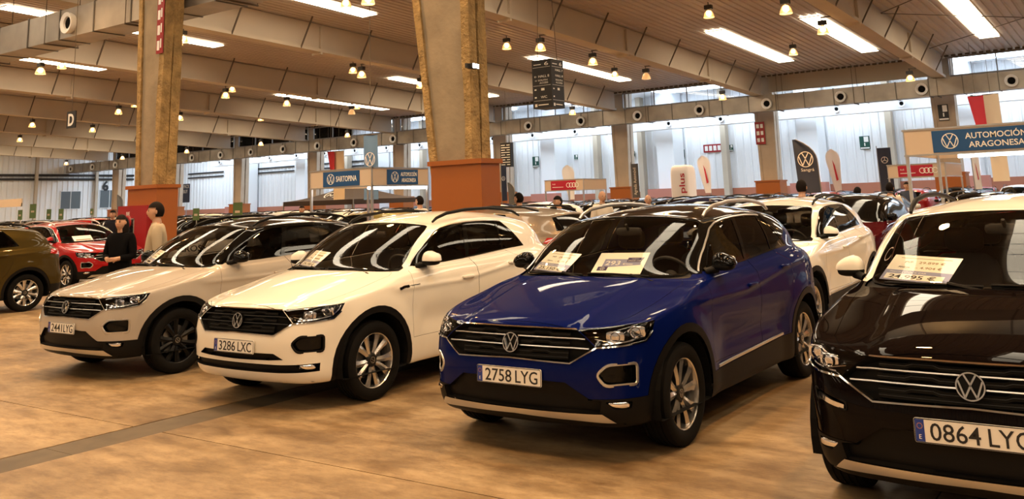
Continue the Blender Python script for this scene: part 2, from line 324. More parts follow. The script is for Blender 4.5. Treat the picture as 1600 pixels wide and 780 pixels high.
# air ducts with round nozzles
def duct(label, Y, z0, z1, xa, xb, depth, pitch, noz, mat='duct_metal', face=-1, r=.34, nx=5.3, rods=True):
    e=empty('air_duct',((xa+xb)/2,Y+depth/2,z0)); tag(e,label,'duct'); O=np.array(e.location)
    def B(a,b): m_=MB(); m_.box(np.array(a)-O,np.array(b)-O); return m_
    x=xa; i=0
    while x<xb-.05:
        x2=min(x+pitch,xb); B((x+.006,Y,z0),(x2-.006,Y+depth,z1)).obj('duct_section',mat,e)
        B((x2-.025,Y-.03,z0-.03),(x2+.025,Y+depth+.03,z1+.03)).obj('flange','duct_seam' if mat=='duct_metal' else 'white_metal',e); x=x2; i+=1
    x=xa+noz
    while x<xb:
        m_=MB(); c=np.array((x,Y,(z0+z1)/2-.05))-O; m_.lathe([(r*.55,.10),(r*.55,-.02),(r*.62,-.16),(r,-.20),(r,-.10),(r*.9,.0)],20,c,'y'); nz=m_.obj('nozzle','white_metal',e,40)
        m_=MB(); m_.lathe([(0,-.10),(r*.57,-.10)],16,c,'y'); m_.obj('nozzle_throat','liner',nz); x+=nx
    if rods:
        x=xa+1.
        while x<xb:
            m_=MB(); m_.box(np.array((x-.02,Y-.08,z0-.07))-O,np.array((x+.02,Y+depth+.08,z0-.02))-O)
            for yy in (Y-.06,Y+depth+.06): m_.bar(np.array((x,yy,z0-.05))-O,np.array((x,yy,z_roof(yy)))-O,.02)
            m_.obj('hanger','beam_dark',e); x+=4.6
    return e
duct('long grey square air duct with round nozzles below the far windows',55.3,6.75,7.72,-102.5,22.,.9,1.78,1.2,nx=4.55)
duct('grey square air duct with round nozzles hung beside the near columns',14.65,7.28,8.22,-62.,8.,1.0,2.0,7.1,nx=9.2)
duct('white air duct with small nozzles along the far wall',66.,7.0,7.9,-90.,20.,.8,3.5,1.5,'white_metal',r=.24,nx=4.4,rods=False)
# columns: twin flared blades, rough fire coating, standing in an orange boarded box
def column(label, front, Yf, zt, ped, t=.36, gap=.09, group=None, mats=('concrete','fire_coat'), box='orange_panel', pedz=2.5):
    (xl0,xr0),(xl1,xr1)=front; cx=(xl0+xr0)/2
    e=empty('column',(cx,Yf,0)); tag(e,label,'column',group)
    for i in range(2):
        y0=Yf+i*(t+gap); sh=0.
        mb=MB(); po=[(xl0-cx,0),(xr0-cx+sh,0),(xr1-cx+sh,zt),(xl1-cx,zt)]
        mb.prism(po,lambda a,b,d:(a,d,b),y0-Yf+.03,y0-Yf+t-.03,0); mb.obj('blade',mats[0],e)
        for s_ in (0,1):   # coated edges
            a0,a1=((xl0,xl1) if s_==0 else (xr0+sh,xr1+sh)); wd=.15; mb=MB()
            n=14; v=[]; rg=random.Random(i*7+s_)
            for j in range(n+1):
                q=j/n; z=zt*q; a=a0+(a1-a0)*q-cx; jt=lambda: rg.uniform(-.014,.014); s2=-1 if s_==0 else 1
                v+= [(a-s2*wd+jt(),y0-Yf-.03+jt(),z),(a+s2*.03+jt(),y0-Yf-.02+jt(),z),(a+s2*.03+jt(),y0-Yf+t+.02+jt(),z),(a-s2*wd+jt(),y0-Yf+t+.03+jt(),z)]
            f=[(j*4+k_,j*4+(k_+1)%4,(j+1)*4+(k_+1)%4,(j+1)*4+k_) for j in range(n) for k_ in range(4)]; mb.add(v,f); mb.obj('fire_coating',mats[1],e,60)
    px0,px1,py0,py1=ped
    def B(a,b): m_=MB(); m_.box((a[0]-cx,a[1]-Yf,a[2]),(b[0]-cx,b[1]-Yf,b[2])); return m_
    pd=B((px0,py0,0),(px1,py1,pedz-.09)).obj('pedestal',box,e); B((px0-.05,py0-.05,pedz-.09),(px1+.05,py1+.05,pedz)).obj('pedestal_cap',box,pd)
    return e
column('big column with tan flaking fire coating in a plain orange box',((-11.58,-10.80),(-12.62,-10.88)),13.9,9.0,(-11.80,-10.54,13.80,14.40),t=.21,gap=.11)
column('column with a red hose cabinet on its orange box',((-22.10,-21.35),(-22.40,-21.05)),13.9,9.0,(-22.40,-21.08,13.80,14.42),t=.22,gap=.07,pedz=2.43)
column('column beyond the right-hand end of the car row',((.05,.95),(-.5,1.1)),13.9,9.0,(-.2,1.2,13.80,14.40),t=.22,gap=.07)
for k,X in enumerate([-9.6-10.68*i for i in range(9)]):
    column('grey-brown flared column in a low orange box before the far wall',((X-.48,X+.48),(X-.66,X+.66)),57.,9.6,(X-.85,X+.75,56.7,58.0),t=.36,gap=.15,group='columns along the far aisle',mats=('column_paint','column_paint'),pedz=2.45)
for X in (-44.1,-32.6,-20.9,-55.,-66.,-76.6,-10.3,.4,-87.):
    e=MB().box((X-.75,67.6,0),(X+.75,69.6,10.2)).obj('wall_pier','white_metal'); tag(e,'plain white square pier in front of the far wall','pier','white piers along the far wall')
    MB().box((X-1.3,66.6,0),(X+1.3,67.55,2.3)).obj('pier_box','brick_pink',e)
for X in (-28.1,-35.6,-49.5,-60.3,-71.,-40.,-15.4,-4.8):
    tag(MB().box((X-.22,69.0,0),(X+.22,69.68,10.2)).obj('wall_post','beam_paint'),'slim grey-brown steel post standing against the far wall','post','steel posts along the far wall')
# left wall: pipes, windows, posts
for z in (6.54,6.09):
    mb=MB(); mb.tube([(XL+.24,20,z),(XL+.24,64,z)],.13,8); tag(mb.obj('pipe','pipe_black',None,40),'black pipe running along the left end wall','pipe','black pipes on the left end wall')
for (xa,xb) in ((-100,-93),(-90.5,-80.2),(-77.5,-66.8)):
    for z in (6.6,6.1): mb=MB(); mb.tube([(xa,69.82,z),(xb,69.82,z)],.09,8); tag(mb.obj('pipe','pipe_black',None,40),'short black pipe on the far wall left of the stand','pipe','black pipes on the far wall')
for i,(ya,yb,za,zb) in enumerate(((55.06,57.4,2.73,4.7),(59.8,62.2,2.75,4.8))):
    f=MB(); x=XL+.12
    for (a,b,c_,d_) in ((ya-.06,yb+.06,za-.06,za),(ya-.06,yb+.06,zb,zb+.06),(ya-.06,ya,za,zb),(yb,yb+.06,za,zb),((ya+yb)/2-.03,(ya+yb)/2+.03,za,zb)): f.box((x-.12,a,c_),(x+.05,b,d_))
    wn=struct(f.obj('window_%d'%(i+20),'white_metal'))
    for j in range(2): y0=ya+(yb-ya)*j/2; MB().box((x-.02,y0+.03*j,za),(x,y0+(yb-ya)/2-.03*(1-j),zb)).obj('pane','window_grey',wn)
for Y in (45.5,52.,59.1): tag(MB().box((XL+.28,Y-.15,0),(XL+.6,Y+.15,8.8)).obj('wall_post','beam_paint'),'slim steel post standing against the left end wall','post','steel posts on the left end wall')
# ---------------------------------------------------------------- hall lamps
def lamp_meshes():
    a=MB(); a.box((-.16,-.10,-.30),(.16,.10,-.12)); a.tube([(0,0,-.12),(0,0,.02)],.02,6); b=MB(); b.lathe([(.05,-.33),(.10,-.36),(.16,-.43),(.20,-.52),(.225,-.62),(.23,-.66)],20)
    c=MB(); c.lathe([(0,-.40),(.06,-.43),(.075,-.52),(.05,-.60),(0,-.62)],12); d=MB(); d.lathe([(.035,-.30),(.07,-.31),(.07,-.35),(.05,-.38)],12)
    return a.mesh('ballast','lamp_dark'),b.mesh('bell_reflector','bell',60),c.mesh('bulb','bulb',60),d.mesh('neck','reflector',40)
LM=lamp_meshes()
LIGHT=bpy.data.lights.new('lamp_light','SPOT'); LIGHT.energy=LAMP_W; LIGHT.color=LAMP_COL; LIGHT.spot_size=math.radians(128); LIGHT.spot_blend=.8; LIGHT.shadow_soft_size=.22
def lamp(x,y,z,on=True,arm=0):
    e=empty('hall_lamp',(x,y,z)); tag(e,('warm bell-shaped hall lamp on an arm under a girder' if arm else 'warm bell-shaped hall lamp hung from the ribbed ceiling between girders') if on else 'unlit bell-shaped hall lamp under the girder','lamp','bell lamps under the ceiling' if on else 'unlit bell lamps')
    link('ballast',LM[0],e); link('bell_reflector',LM[1],e); link('neck',LM[3],e); b_=link('bulb',LM[2],e)
    if arm: MB().box((-.05,-.03,-.02),(arm,.03,.03)).obj('arm','beam_dark',e)
    if on:
        lo=bpy.data.objects.new('lamp_light',LIGHT); COL.objects.link(lo); lo.parent=e; lo.location=(0,0,-.68)
    else: b_.material_slots[0].link='OBJECT'; b_.material_slots[0].material=MATS['reflector']
for X in BX:
    if X<XL or X>12: continue
    for Y in (-6.,6.5,21.2,31.6,36.0,51.4):  # first row hangs out of view, added to light car fronts and plates
        if X<-60 and Y<20 or (Y<0 and X<-35): continue
        if X<-75 and Y<45: continue
        lamp(X-.75,Y,z_beam(Y)+.06,True,.50)
    if -45<X<-15: lamp(X-.75,41.4,z_beam(41.4)+.06,False,.50)
    for Y in (-12,1,12.2,24.6,35.5,46.4):
        if X-5.3<-62 or (X>0 and Y>15): continue
        lamp(X-5.3,Y,z_roof(Y)-.03)
# ---------------------------------------------------------------- car body surface (pure numpy)
# car frame: origin on the ground under the front axle, x forward, y left, z up
def roof_zc(x): return np.interp(x, [-3.15,-3.0,-2.7,-2.4,-2.0,-1.6,-1.30,-1.1,-.95], [1.43,1.458,1.522,1.560,1.580,1.573,1.549,1.516,1.478])
def car_net():
    NS, NR = 18, 17
    N = np.zeros((NS, NR, 3))
    # lower rings 0..6
    F  = [.62,.70,.775,.800,.806,.785,.735]
    ZF = [.235,.225,.305,.43,.56,.67,.795]
    ZS = [.245,.232,.315,.46,.61,.76,.895]
    ZR = [.29,.275,.35,.48,.62,.78,.93]
    W  = [.80,.862,.885,.892,.900,.906,.906]
    RX = [-3.28,-3.36,-3.40,-3.42,-3.41,-3.37,-3.36]
    ftmpl = [(0,0),(.008,.27),(.040,.54),(.110,.765),(.255,.90),(.455,.965)]
    rtmpl = [(.33,.955),(.10,.80),(.03,.56),(.006,.29),(0,0)]   # stations 13..17
    sx = {6:-.02,7:-.42,8:-.85,9:-1.27,10:-1.70,11:-2.15,12:-2.59}
    for r in range(7):
        low = max(0, 1 - r/3.)
        for s in range(NS):
            if s <= 5:
                dx, fy = ftmpl[s]
                if s in (3,4): dx -= .03*low; fy += .01*low
                t = [0,.0,.03,.12,.40,.75][s]
                N[s,r] = (F[r]-dx, W[r]*fy, ZF[r]*(1-t)+ZS[r]*t)
            elif s <= 12:
                N[s,r] = (sx[s], W[r]+(.012 if (s in (11,12) and r>=5) else 0), ZS[r])
            else:
                dx, fy = rtmpl[s-13]; t = [.35,.8,1,1,1][s-13]
                N[s,r] = (RX[r]+dx, W[r]*fy, ZS[r]*(1-t)+ZR[r]*t)
    N[0:2,6,2] -= .0
    # rings 7..10
    up = {
     0:[(.645,0,.868),(.27,0,.965),(-.08,0,1.040),(-.33,0,1.086)],
     1:[(.636,.220,.866),(.265,.210,.963),(-.085,.218,1.038),(-.34,.23,1.085)],
     2:[(.598,.43,.862),(.235,.412,.957),(-.105,.425,1.033),(-.37,.45,1.082)],
     3:[(.520,.62,.858),(.170,.592,.944),(-.145,.605,1.020),(-.43,.625,1.076)],
     4:[(.375,.768,.872),(.065,.740,.940),(-.205,.742,1.010),(-.490,.722,1.070)],
     5:[(.170,.852,.900),(-.075,.836,.954),(-.305,.825,1.012),(-.560,.788,1.067)],
     6:[(-.06,.898,.934),(-.20,.876,.972),(-.42,.855,1.022),(-.66,.826,1.068)],
     7:[(-.45,.896,.955),(-.53,.876,1.000),(-.68,.858,1.040),(-.86,.838,1.072)],
     8:[(-.86,.895,.968),(-.90,.878,1.012),(-.97,.861,1.050),(-1.07,.842,1.080)],
     9:[(-1.27,.895,.980),(-1.28,.879,1.025),(-1.31,.862,1.062),(-1.36,.843,1.092)],
    10:[(-1.70,.897,.995),(-1.70,.880,1.040),(-1.71,.862,1.078),(-1.73,.842,1.108)],
    11:[(-2.15,.905,1.012),(-2.15,.885,1.060),(-2.15,.864,1.100),(-2.14,.842,1.132)],
    12:[(-2.59,.900,1.025),(-2.58,.878,1.076),(-2.57,.853,1.118),(-2.54,.828,1.152)],
    13:[(-3.00,.855,1.010),(-2.98,.832,1.068),(-2.94,.802,1.115),(-2.87,.762,1.155)],
    14:[(-3.25,.715,1.000),(-3.23,.700,1.060),(-3.19,.672,1.105),(-3.12,.630,1.145)],
    15:[(-3.33,.505,.995),(-3.31,.495,1.055),(-3.28,.475,1.100),(-3.23,.45,1.140)],
    16:[(-3.355,.26,.993),(-3.34,.255,1.052),(-3.31,.245,1.098),(-3.26,.235,1.138)],
    17:[(-3.36,0,.992),(-3.345,0,1.051),(-3.315,0,1.097),(-3.265,0,1.137)]}
    for s,l in up.items():
        for k in range(4): N[s,7+k] = l[k]
    top = [(-.98,0,1.484),(-.985,.21,1.481),(-1.005,.40,1.471),(-1.035,.545,1.456),(-1.065,.605,1.445),(-1.11,.640,1.433),
           (-1.23,.665,1.452),(-1.36,.674,1.464),(-1.53,.678,1.472),(-1.75,.678,1.476),(-2.00,.675,1.474),(-2.27,.666,1.463),
           (-2.54,.648,1.442),(-2.77,.612,1.418),(-2.92,.535,1.408),(-2.98,.39,1.430),(-3.01,.20,1.445),(-3.02,0,1.450)]
    for s in range(NS):
        a, b = N[s,10].copy(), np.array(top[s])
        d = b-a
        n = np.array([-d[0]*d[2], -d[1]*d[2], d[0]**2+d[1]**2]); n /= np.linalg.norm(n)+1e-9
        for k,t in ((11,.36),(12,.70)):
            bul = .030 if 4<=s<=13 else .022
            N[s,k] = a+d*t + n*bul*4*t*(1-t)
        N[s,13] = b
        cx = -1.25 - (s/17.)*1.55 if s else -1.30
        c = np.array([cx,0,roof_zc(cx)])
        for k,t in ((14,.16),(15,.55)):
            q = b*(1-t)+c*t
            q[2] = roof_zc(q[0]) - .100*(abs(q[1])/.66)**2.2
            N[s,k] = q
        N[s,16] = c
    return N
def _ext(N):
    m = np.array([1,-1,1.])
    e = np.concatenate([N[1:2]*m, N, N[-2:-1]*m], 0)
    lo = 2*e[:,0]-e[:,1]
    hi = e[:,-2]*m
    return np.concatenate([lo[:,None], e, hi[:,None]], 1)
def _bs(t):
    return np.array([(1-t)**3, 3*t**3-6*t*t+4, -3*t**3+3*t*t+3*t+1, t**3])/6.
def car_surface(sub=6):
    P = car_net(); C = P.copy()
    def knots(C):
        E = _ext(C); b = _bs(0.)[:3]
        A = b[0]*E[:-2]+b[1]*E[1:-1]+b[2]*E[2:]
        return b[0]*A[:,:-2]+b[1]*A[:,1:-1]+b[2]*A[:,2:]
    for _ in range(2): C = C + .8*(P-knots(C))
    E = _ext(C)
    NS, NR = P.shape[:2]
    us = np.linspace(0, NS-1, (NS-1)*sub+1); vs = np.linspace(0, NR-1, (NR-1)*sub+1)
    def mat(ts, n):
        M = np.zeros((len(ts), n+2))
        for i,t in enumerate(ts):
            k = min(int(t), n-2); M[i,k:k+4] = _bs(t-k)
        return M
    G = np.einsum('ia,jb,abc->ijc', mat(us,NS), mat(vs,NR), E)
    return us, vs, G
# ---------------------------------------------------------------- cutting the body surface into panels
ARCH = ((0.,.333),(-2.59,.333)); TYRE_R=.333
def sstep(t): t=np.clip(t,0,1); return t*t*(3-2*t)
def crease_z(x): return np.interp(x,[-3.0,-2.3,-1.46,-1.2,-.3,.1],[1.06,1.022,.930,.908,.902,.895])
def displace(G, us, vs):
    G=G.copy(); x,y,z=G[...,0],G[...,1],G[...,2]; u=us[:,None]+0*z; v=vs[None,:]+0*z
    side=sstep((u-4.6)/.8)*sstep((13.2-u)/.8)*(v<9.6)
    for (ax,az) in ARCH:                      # flared wheel arches
        r=np.hypot(x-ax,z-az); G[...,1]+= side*.020*sstep((.62-r)/.17)
    k=side*np.exp(-((z-crease_z(x))/.022)**2)*sstep((x+2.9)/.4)*sstep((-.15-x)/.3); G[...,1]+= .009*k
    door=sstep((-.55-x)/.15)*sstep((x+2.1)/.15)*side
    G[...,1]-= .020*door*np.exp(-((z-.60)/.11)**2)
    # bonnet: raised centre between two fold lines
    yl=np.interp(x,[-.45,-.3,.67,.8],[.53,.515,.455,.45]); hood=sstep((v-6.1)/.5)*sstep((9.75-v)/.35)*(u<6)
    G[...,2]+= hood*.012*sstep((yl+.018-y)/.036)
    # bumper undercut round the number plate zone, lower lip
    fr=sstep((2.6-u)/1.2)*(v<6); G[...,0]-= fr*.010*np.exp(-((z-.40)/.05)**2)
    return G
class Soup:
    # vertex columns: x y z nx ny nz u v S
    def __init__(s, su, sv):
        us,vs,G=car_surface2(su,sv); G=displace(G,us,vs); s.us,s.vs,s.G=us,vs,G
        du=np.gradient(G,axis=0); dv=np.gradient(G,axis=1); N=np.cross(du,dv); N/= np.linalg.norm(N,axis=2,keepdims=True)+1e-12
        if N[len(us)//2,len(vs)//4,1]<0: N=-N
        N[0,:,1]=0; N[-1,:,1]=0; N[:,-1,1]=0
        s.N=N; n,k=len(us),len(vs)
        ref=G[:,5*sv]; s.Sc=np.concatenate([[0],np.cumsum(np.linalg.norm(np.diff(ref[:,:2],axis=0),axis=1))])
        A=np.concatenate([G,N,np.broadcast_to(us[:,None,None],(n,k,1)),np.broadcast_to(vs[None,:,None],(n,k,1)),np.broadcast_to(s.Sc[:,None,None],(n,k,1))],2).reshape(-1,9)
        s.V=[list(q) for q in A]; s.F=[]; 
        for i in range(n-1):
            for j in range(k-1): s.F.append([i*k+j,(i+1)*k+j,(i+1)*k+j+1,i*k+j+1])
        s.L=['body']*len(s.F)
    SP={'Sz':(8,2),'xz':(0,2),'xy':(0,1),'uv':(6,7)}
    def cut(s, label, poly, sp, ur=(-1,99), vr=(-1,99), on=('body',), keep=False):
        a_,b_=s.SP[sp]; V=s.V; P=np.array(poly,float); lo,hi=P.min(0)-.002,P.max(0)+.002
        A=np.array(V)
        cand=[]
        for i,f in enumerate(s.F):
            if s.L[i] not in on: continue
            q=A[f]
            if q[:,a_].max()<lo[0] or q[:,a_].min()>hi[0] or q[:,b_].max()<lo[1] or q[:,b_].min()>hi[1]: continue
            m6,m7=q[:,6].mean(),q[:,7].mean()
            if ur[0]<=m6<=ur[1] and vr[0]<=m7<=vr[1]: cand.append(i)
        n=len(P)
        for e in range(n):
            a=P[e]; d=P[(e+1)%n]-a; L2=d@d
            if L2<1e-12: continue
            cache={}; smin=np.minimum(a,a+d)-1e-4; smax=np.maximum(a,a+d)+1e-4; new=[]
            for i in cand:
                f=s.F[i]; xs=[V[k][a_] for k in f]; zs=[V[k][b_] for k in f]
                if max(xs)<smin[0] or min(xs)>smax[0] or max(zs)<smin[1] or min(zs)>smax[1]: continue
                D=[d[0]*(zz-a[1])-d[1]*(xx-a[0]) for xx,zz in zip(xs,zs)]; ep=1e-6*math.sqrt(L2)
                if min(D)>-ep or max(D)<ep: continue
                p1,p2=[],[]; ts=[]
                for k in range(len(f)):
                    k2=(k+1)%len(f); va,vb=f[k],f[k2]; da,db=D[k],D[k2]
                    if da>=-ep: p1.append(va)
                    if da<=ep: p2.append(va)
                    if abs(da)<=ep: ts.append(((xs[k]-a[0])*d[0]+(zs[k]-a[1])*d[1])/L2)
                    if (da>ep and db<-ep) or (da<-ep and db>ep):
                        key=(min(va,vb),max(va,vb))
                        if key not in cache:
                            t=da/(da-db); cache[key]=len(V); V.append([p+(q-p)*t for p,q in zip(V[va],V[vb])])
                        w=cache[key]; p1.append(w); p2.append(w); ts.append(((V[w][a_]-a[0])*d[0]+(V[w][b_]-a[1])*d[1])/L2)
                if len(p1)<3 or len(p2)<3 or max(ts)<-.01 or min(ts)>1.01: continue
                s.F[i]=p1; s.F.append(p2); s.L.append(s.L[i]); new.append(len(s.F)-1)
            cand+=new
        X,Y=P[:,0],P[:,1]; X2,Y2=np.roll(X,-1),np.roll(Y,-1)
        for i in cand:
            f=s.F[i]; cx=sum(V[k][a_] for k in f)/len(f); cy=sum(V[k][b_] for k in f)/len(f)
            c=((Y>cy)!=(Y2>cy)); 
            if c.any() and (np.count_nonzero(cx<(X2[c]-X[c])*(cy-Y[c])/(Y2[c]-Y[c])+X[c])%2): s.L[i]=label
    def pick(s, labels): return [i for i,l in enumerate(s.L) if l in labels]
    def at(s, S, z, off=0.):                      # point and normal on the lower body at (S, z)
        fi=np.interp(S,s.Sc,np.arange(len(s.Sc))); i=min(int(fi),len(s.Sc)-2); t=fi-i
        k=int(np.searchsorted(s.vs,7.4)); C=s.G[i,:k]*(1-t)+s.G[i+1,:k]*t; M=s.N[i,:k]*(1-t)+s.N[i+1,:k]*t
        zz=np.maximum.accumulate(C[:,2]+np.arange(k)*1e-7); j0=int(np.argmin(C[:8,2])); fj=np.interp(z,zz[j0:],np.arange(j0,k))
        j=min(int(fj),k-2); q=fj-j; p=C[j]*(1-q)+C[j+1]*q; nn=M[j]*(1-q)+M[j+1]*q; nn=nn/np.linalg.norm(nn)
        return p+nn*off, nn
    def mesh(s, labels, mats, both=True, right=False, off=0., recess=None, name='part', walls_only=False):
        """both: mirror copy joined; right: only the mirrored half; recess: depth, faces pushed in with side walls"""
        ids=s.pick(labels)
        if not ids: return None
        V=np.array(s.V); used=sorted({k for i in ids for k in s.F[i]}); mp={k:i for i,k in enumerate(used)}
        if not used: return None
        P=V[used,:3].copy(); N=V[used,3:6]; N=N/np.linalg.norm(N,axis=1,keepdims=True)
        F=[[mp[k] for k in s.F[i]] for i in ids]; NN=N.copy()
        if recess:
            cnt={}
            for f in F:
                for k in range(len(f)):
                    e=(f[k],f[(k+1)%len(f)]); cnt[e]=cnt.get(e,0)+1
            top=P.copy(); P=P-N*recess; nv=len(P); wall=[]; 
            bd=[e for e in cnt if (e[1],e[0]) not in cnt and not (abs(top[e[0],1])<1e-5 and abs(top[e[1],1])<1e-5)]
            P=np.concatenate([P,top]); NN=np.concatenate([N,N]); wall=[[b,a,a+nv,b+nv] for a,b in bd]
            F=F+wall
        else: P=P+N*off
        if not(both and not right):
            if right: P[:,1]*=-1; NN=NN*np.array([1,-1,1]); F=[f[::-1] for f in F]
        else:
            o=len(P); cen=np.abs(P[:,1])<2e-5; P[cen,1]=0; ren=np.where(cen,np.arange(o),0); off_=np.where(~cen)[0]; ren[off_]=o+np.arange(len(off_))
            P=np.concatenate([P,P[off_]*np.array([1,-1,1])]); NN[cen,1]=0; NN=np.concatenate([NN,NN[off_]*np.array([1,-1,1])]); F=F+[[int(ren[k]) for k in f[::-1]] for f in F]
        f0=F[0]; fn=np.cross(P[f0[1]]-P[f0[0]],P[f0[2]]-P[f0[0]])
        if fn@NN[f0[0]]<0: F=[f[::-1] for f in F]
        me=bpy.data.meshes.new(name); me.from_pydata(P.tolist(),[],F)
        for q in (mats if isinstance(mats,(list,tuple)) else [mats]): me.materials.append(MATS[q])
        me.shade_smooth()
        if not recess: me.normals_split_custom_set_from_vertices(NN.tolist())
        else: me.set_sharp_from_angle(angle=math.radians(40))
        return me
def car_surface2(su, sv):
    global _CS
    u6,v6,_=0,0,0
    P=car_net(); C=P.copy()
    def knots(C):
        E=_ext(C); b=_bs(0.)[:3]; A=b[0]*E[:-2]+b[1]*E[1:-1]+b[2]*E[2:]
        return b[0]*A[:,:-2]+b[1]*A[:,1:-1]+b[2]*A[:,2:]
    for _ in range(2): C=C+.8*(P-knots(C))
    E=_ext(C); NS,NR=P.shape[:2]; us=np.linspace(0,NS-1,(NS-1)*su+1); vs=np.linspace(0,NR-1,(NR-1)*sv+1)
    def mat(ts,n):
        M=np.zeros((len(ts),n+2))
        for i,t in enumerate(ts): k=min(int(t),n-2); M[i,k:k+4]=_bs(t-k)
        return M
    G=np.einsum('ia,jb,abc->ijc',mat(us,NS),mat(vs,NR),E); G[0,:,1]=0; G[-1,:,1]=0; G[:,-1,1]=0
    return us,vs,G
def inset(poly, d):
    P=np.array(poly,float); n=len(P); A=.5*sum(P[i][0]*P[(i+1)%n][1]-P[(i+1)%n][0]*P[i][1] for i in range(n)); sg=1 if A>0 else -1; out=[]
    for i in range(n):
        e0=P[i]-P[i-1]; e1=P[(i+1)%n]-P[i]; e0/=np.linalg.norm(e0); e1/=np.linalg.norm(e1)
        n0=np.array([-e0[1],e0[0]])*sg; n1=np.array([-e1[1],e1[0]])*sg; b=n0+n1; out.append(P[i]+b*d/max(.35,(1+n0@n1)))
    return out
def rounded(poly, r, k=3):
    P=[np.array(q,float) for q in poly]; out=[]
    for i,p in enumerate(P):
        a,b=P[i-1]-p,P[(i+1)%len(P)]-p; la,lb=np.linalg.norm(a),np.linalg.norm(b); t=min(r,la*.45,lb*.45); a,b=p+a/la*t,p+b/lb*t
        for j in range(k+1): q=j/k; out.append((1-q)**2*a+2*q*(1-q)*p+q*q*b)
    return out
def circ(c, r, n=40): return [(c[0]+r*math.cos(2*PI*i/n),c[1]+r*math.sin(2*PI*i/n)) for i in range(n)]
# outlines, (S,z) on the nose, (x,z) on the flanks; S is the distance round the nose from the centre line
GRILLE=[(-.01,.822),(.485,.817),(.612,.716),(.456,.624),(.20,.631),(-.01,.637)]
HEADL=[(.490,.817),(.75,.838),(1.045,.854),(1.03,.80),(.972,.745),(.80,.728),(.618,.718)]
INTAKE=[(.632,.553),(.70,.612),(.91,.613),(.912,.485),(.685,.485)]
FOG=[(.68,.390),(.865,.387),(.85,.342),(.735,.345)]
DRL=[(.60,.595),(.84,.635),(.825,.585),(.60,.556)]
DLO=[(-.575,1.086),(-.72,1.198),(-.88,1.296),(-1.04,1.382),(-1.16,1.424),(-1.32,1.448),(-1.55,1.463),(-1.85,1.468),(-2.10,1.460),(-2.20,1.450),(-2.32,1.335),(-2.45,1.172),(-2.02,1.152),(-1.5,1.118),(-1.04,1.094)]
WGF=[(-.69,1.108),(-.86,1.265),(-1.05,1.372),(-1.18,1.413),(-1.34,1.437),(-1.50,1.448),(-1.385,1.125),(-1.04,1.107)]
WGR=[(-1.44,1.129),(-1.575,1.451),(-1.85,1.456),(-2.085,1.448),(-2.02,1.166)]
WGQ=[(-2.05,1.168),(-2.115,1.446),(-2.185,1.438),(-2.42,1.184)]
FDOOR=[(-.485,.46),(-.475,.75),(-.505,1.02),(-.545,1.085),(-1.43,1.112),(-1.50,1.02),(-1.507,.80),(-1.50,.46)]
RDOOR=[(-1.50,.46),(-1.507,.80),(-1.50,1.02),(-1.43,1.112),(-2.06,1.152),(-2.30,1.06),(-2.31,.90),(-2.235,.74),(-2.12,.60),(-2.10,.46)]
HOOD=[(.70,-.01),(.70,.47),(.56,.655),(.42,.712),(.15,.745),(-.1,.765),(-.30,.772),(-.385,.735),(-.40,.60),(-.32,.30),(-.285,-.01)]
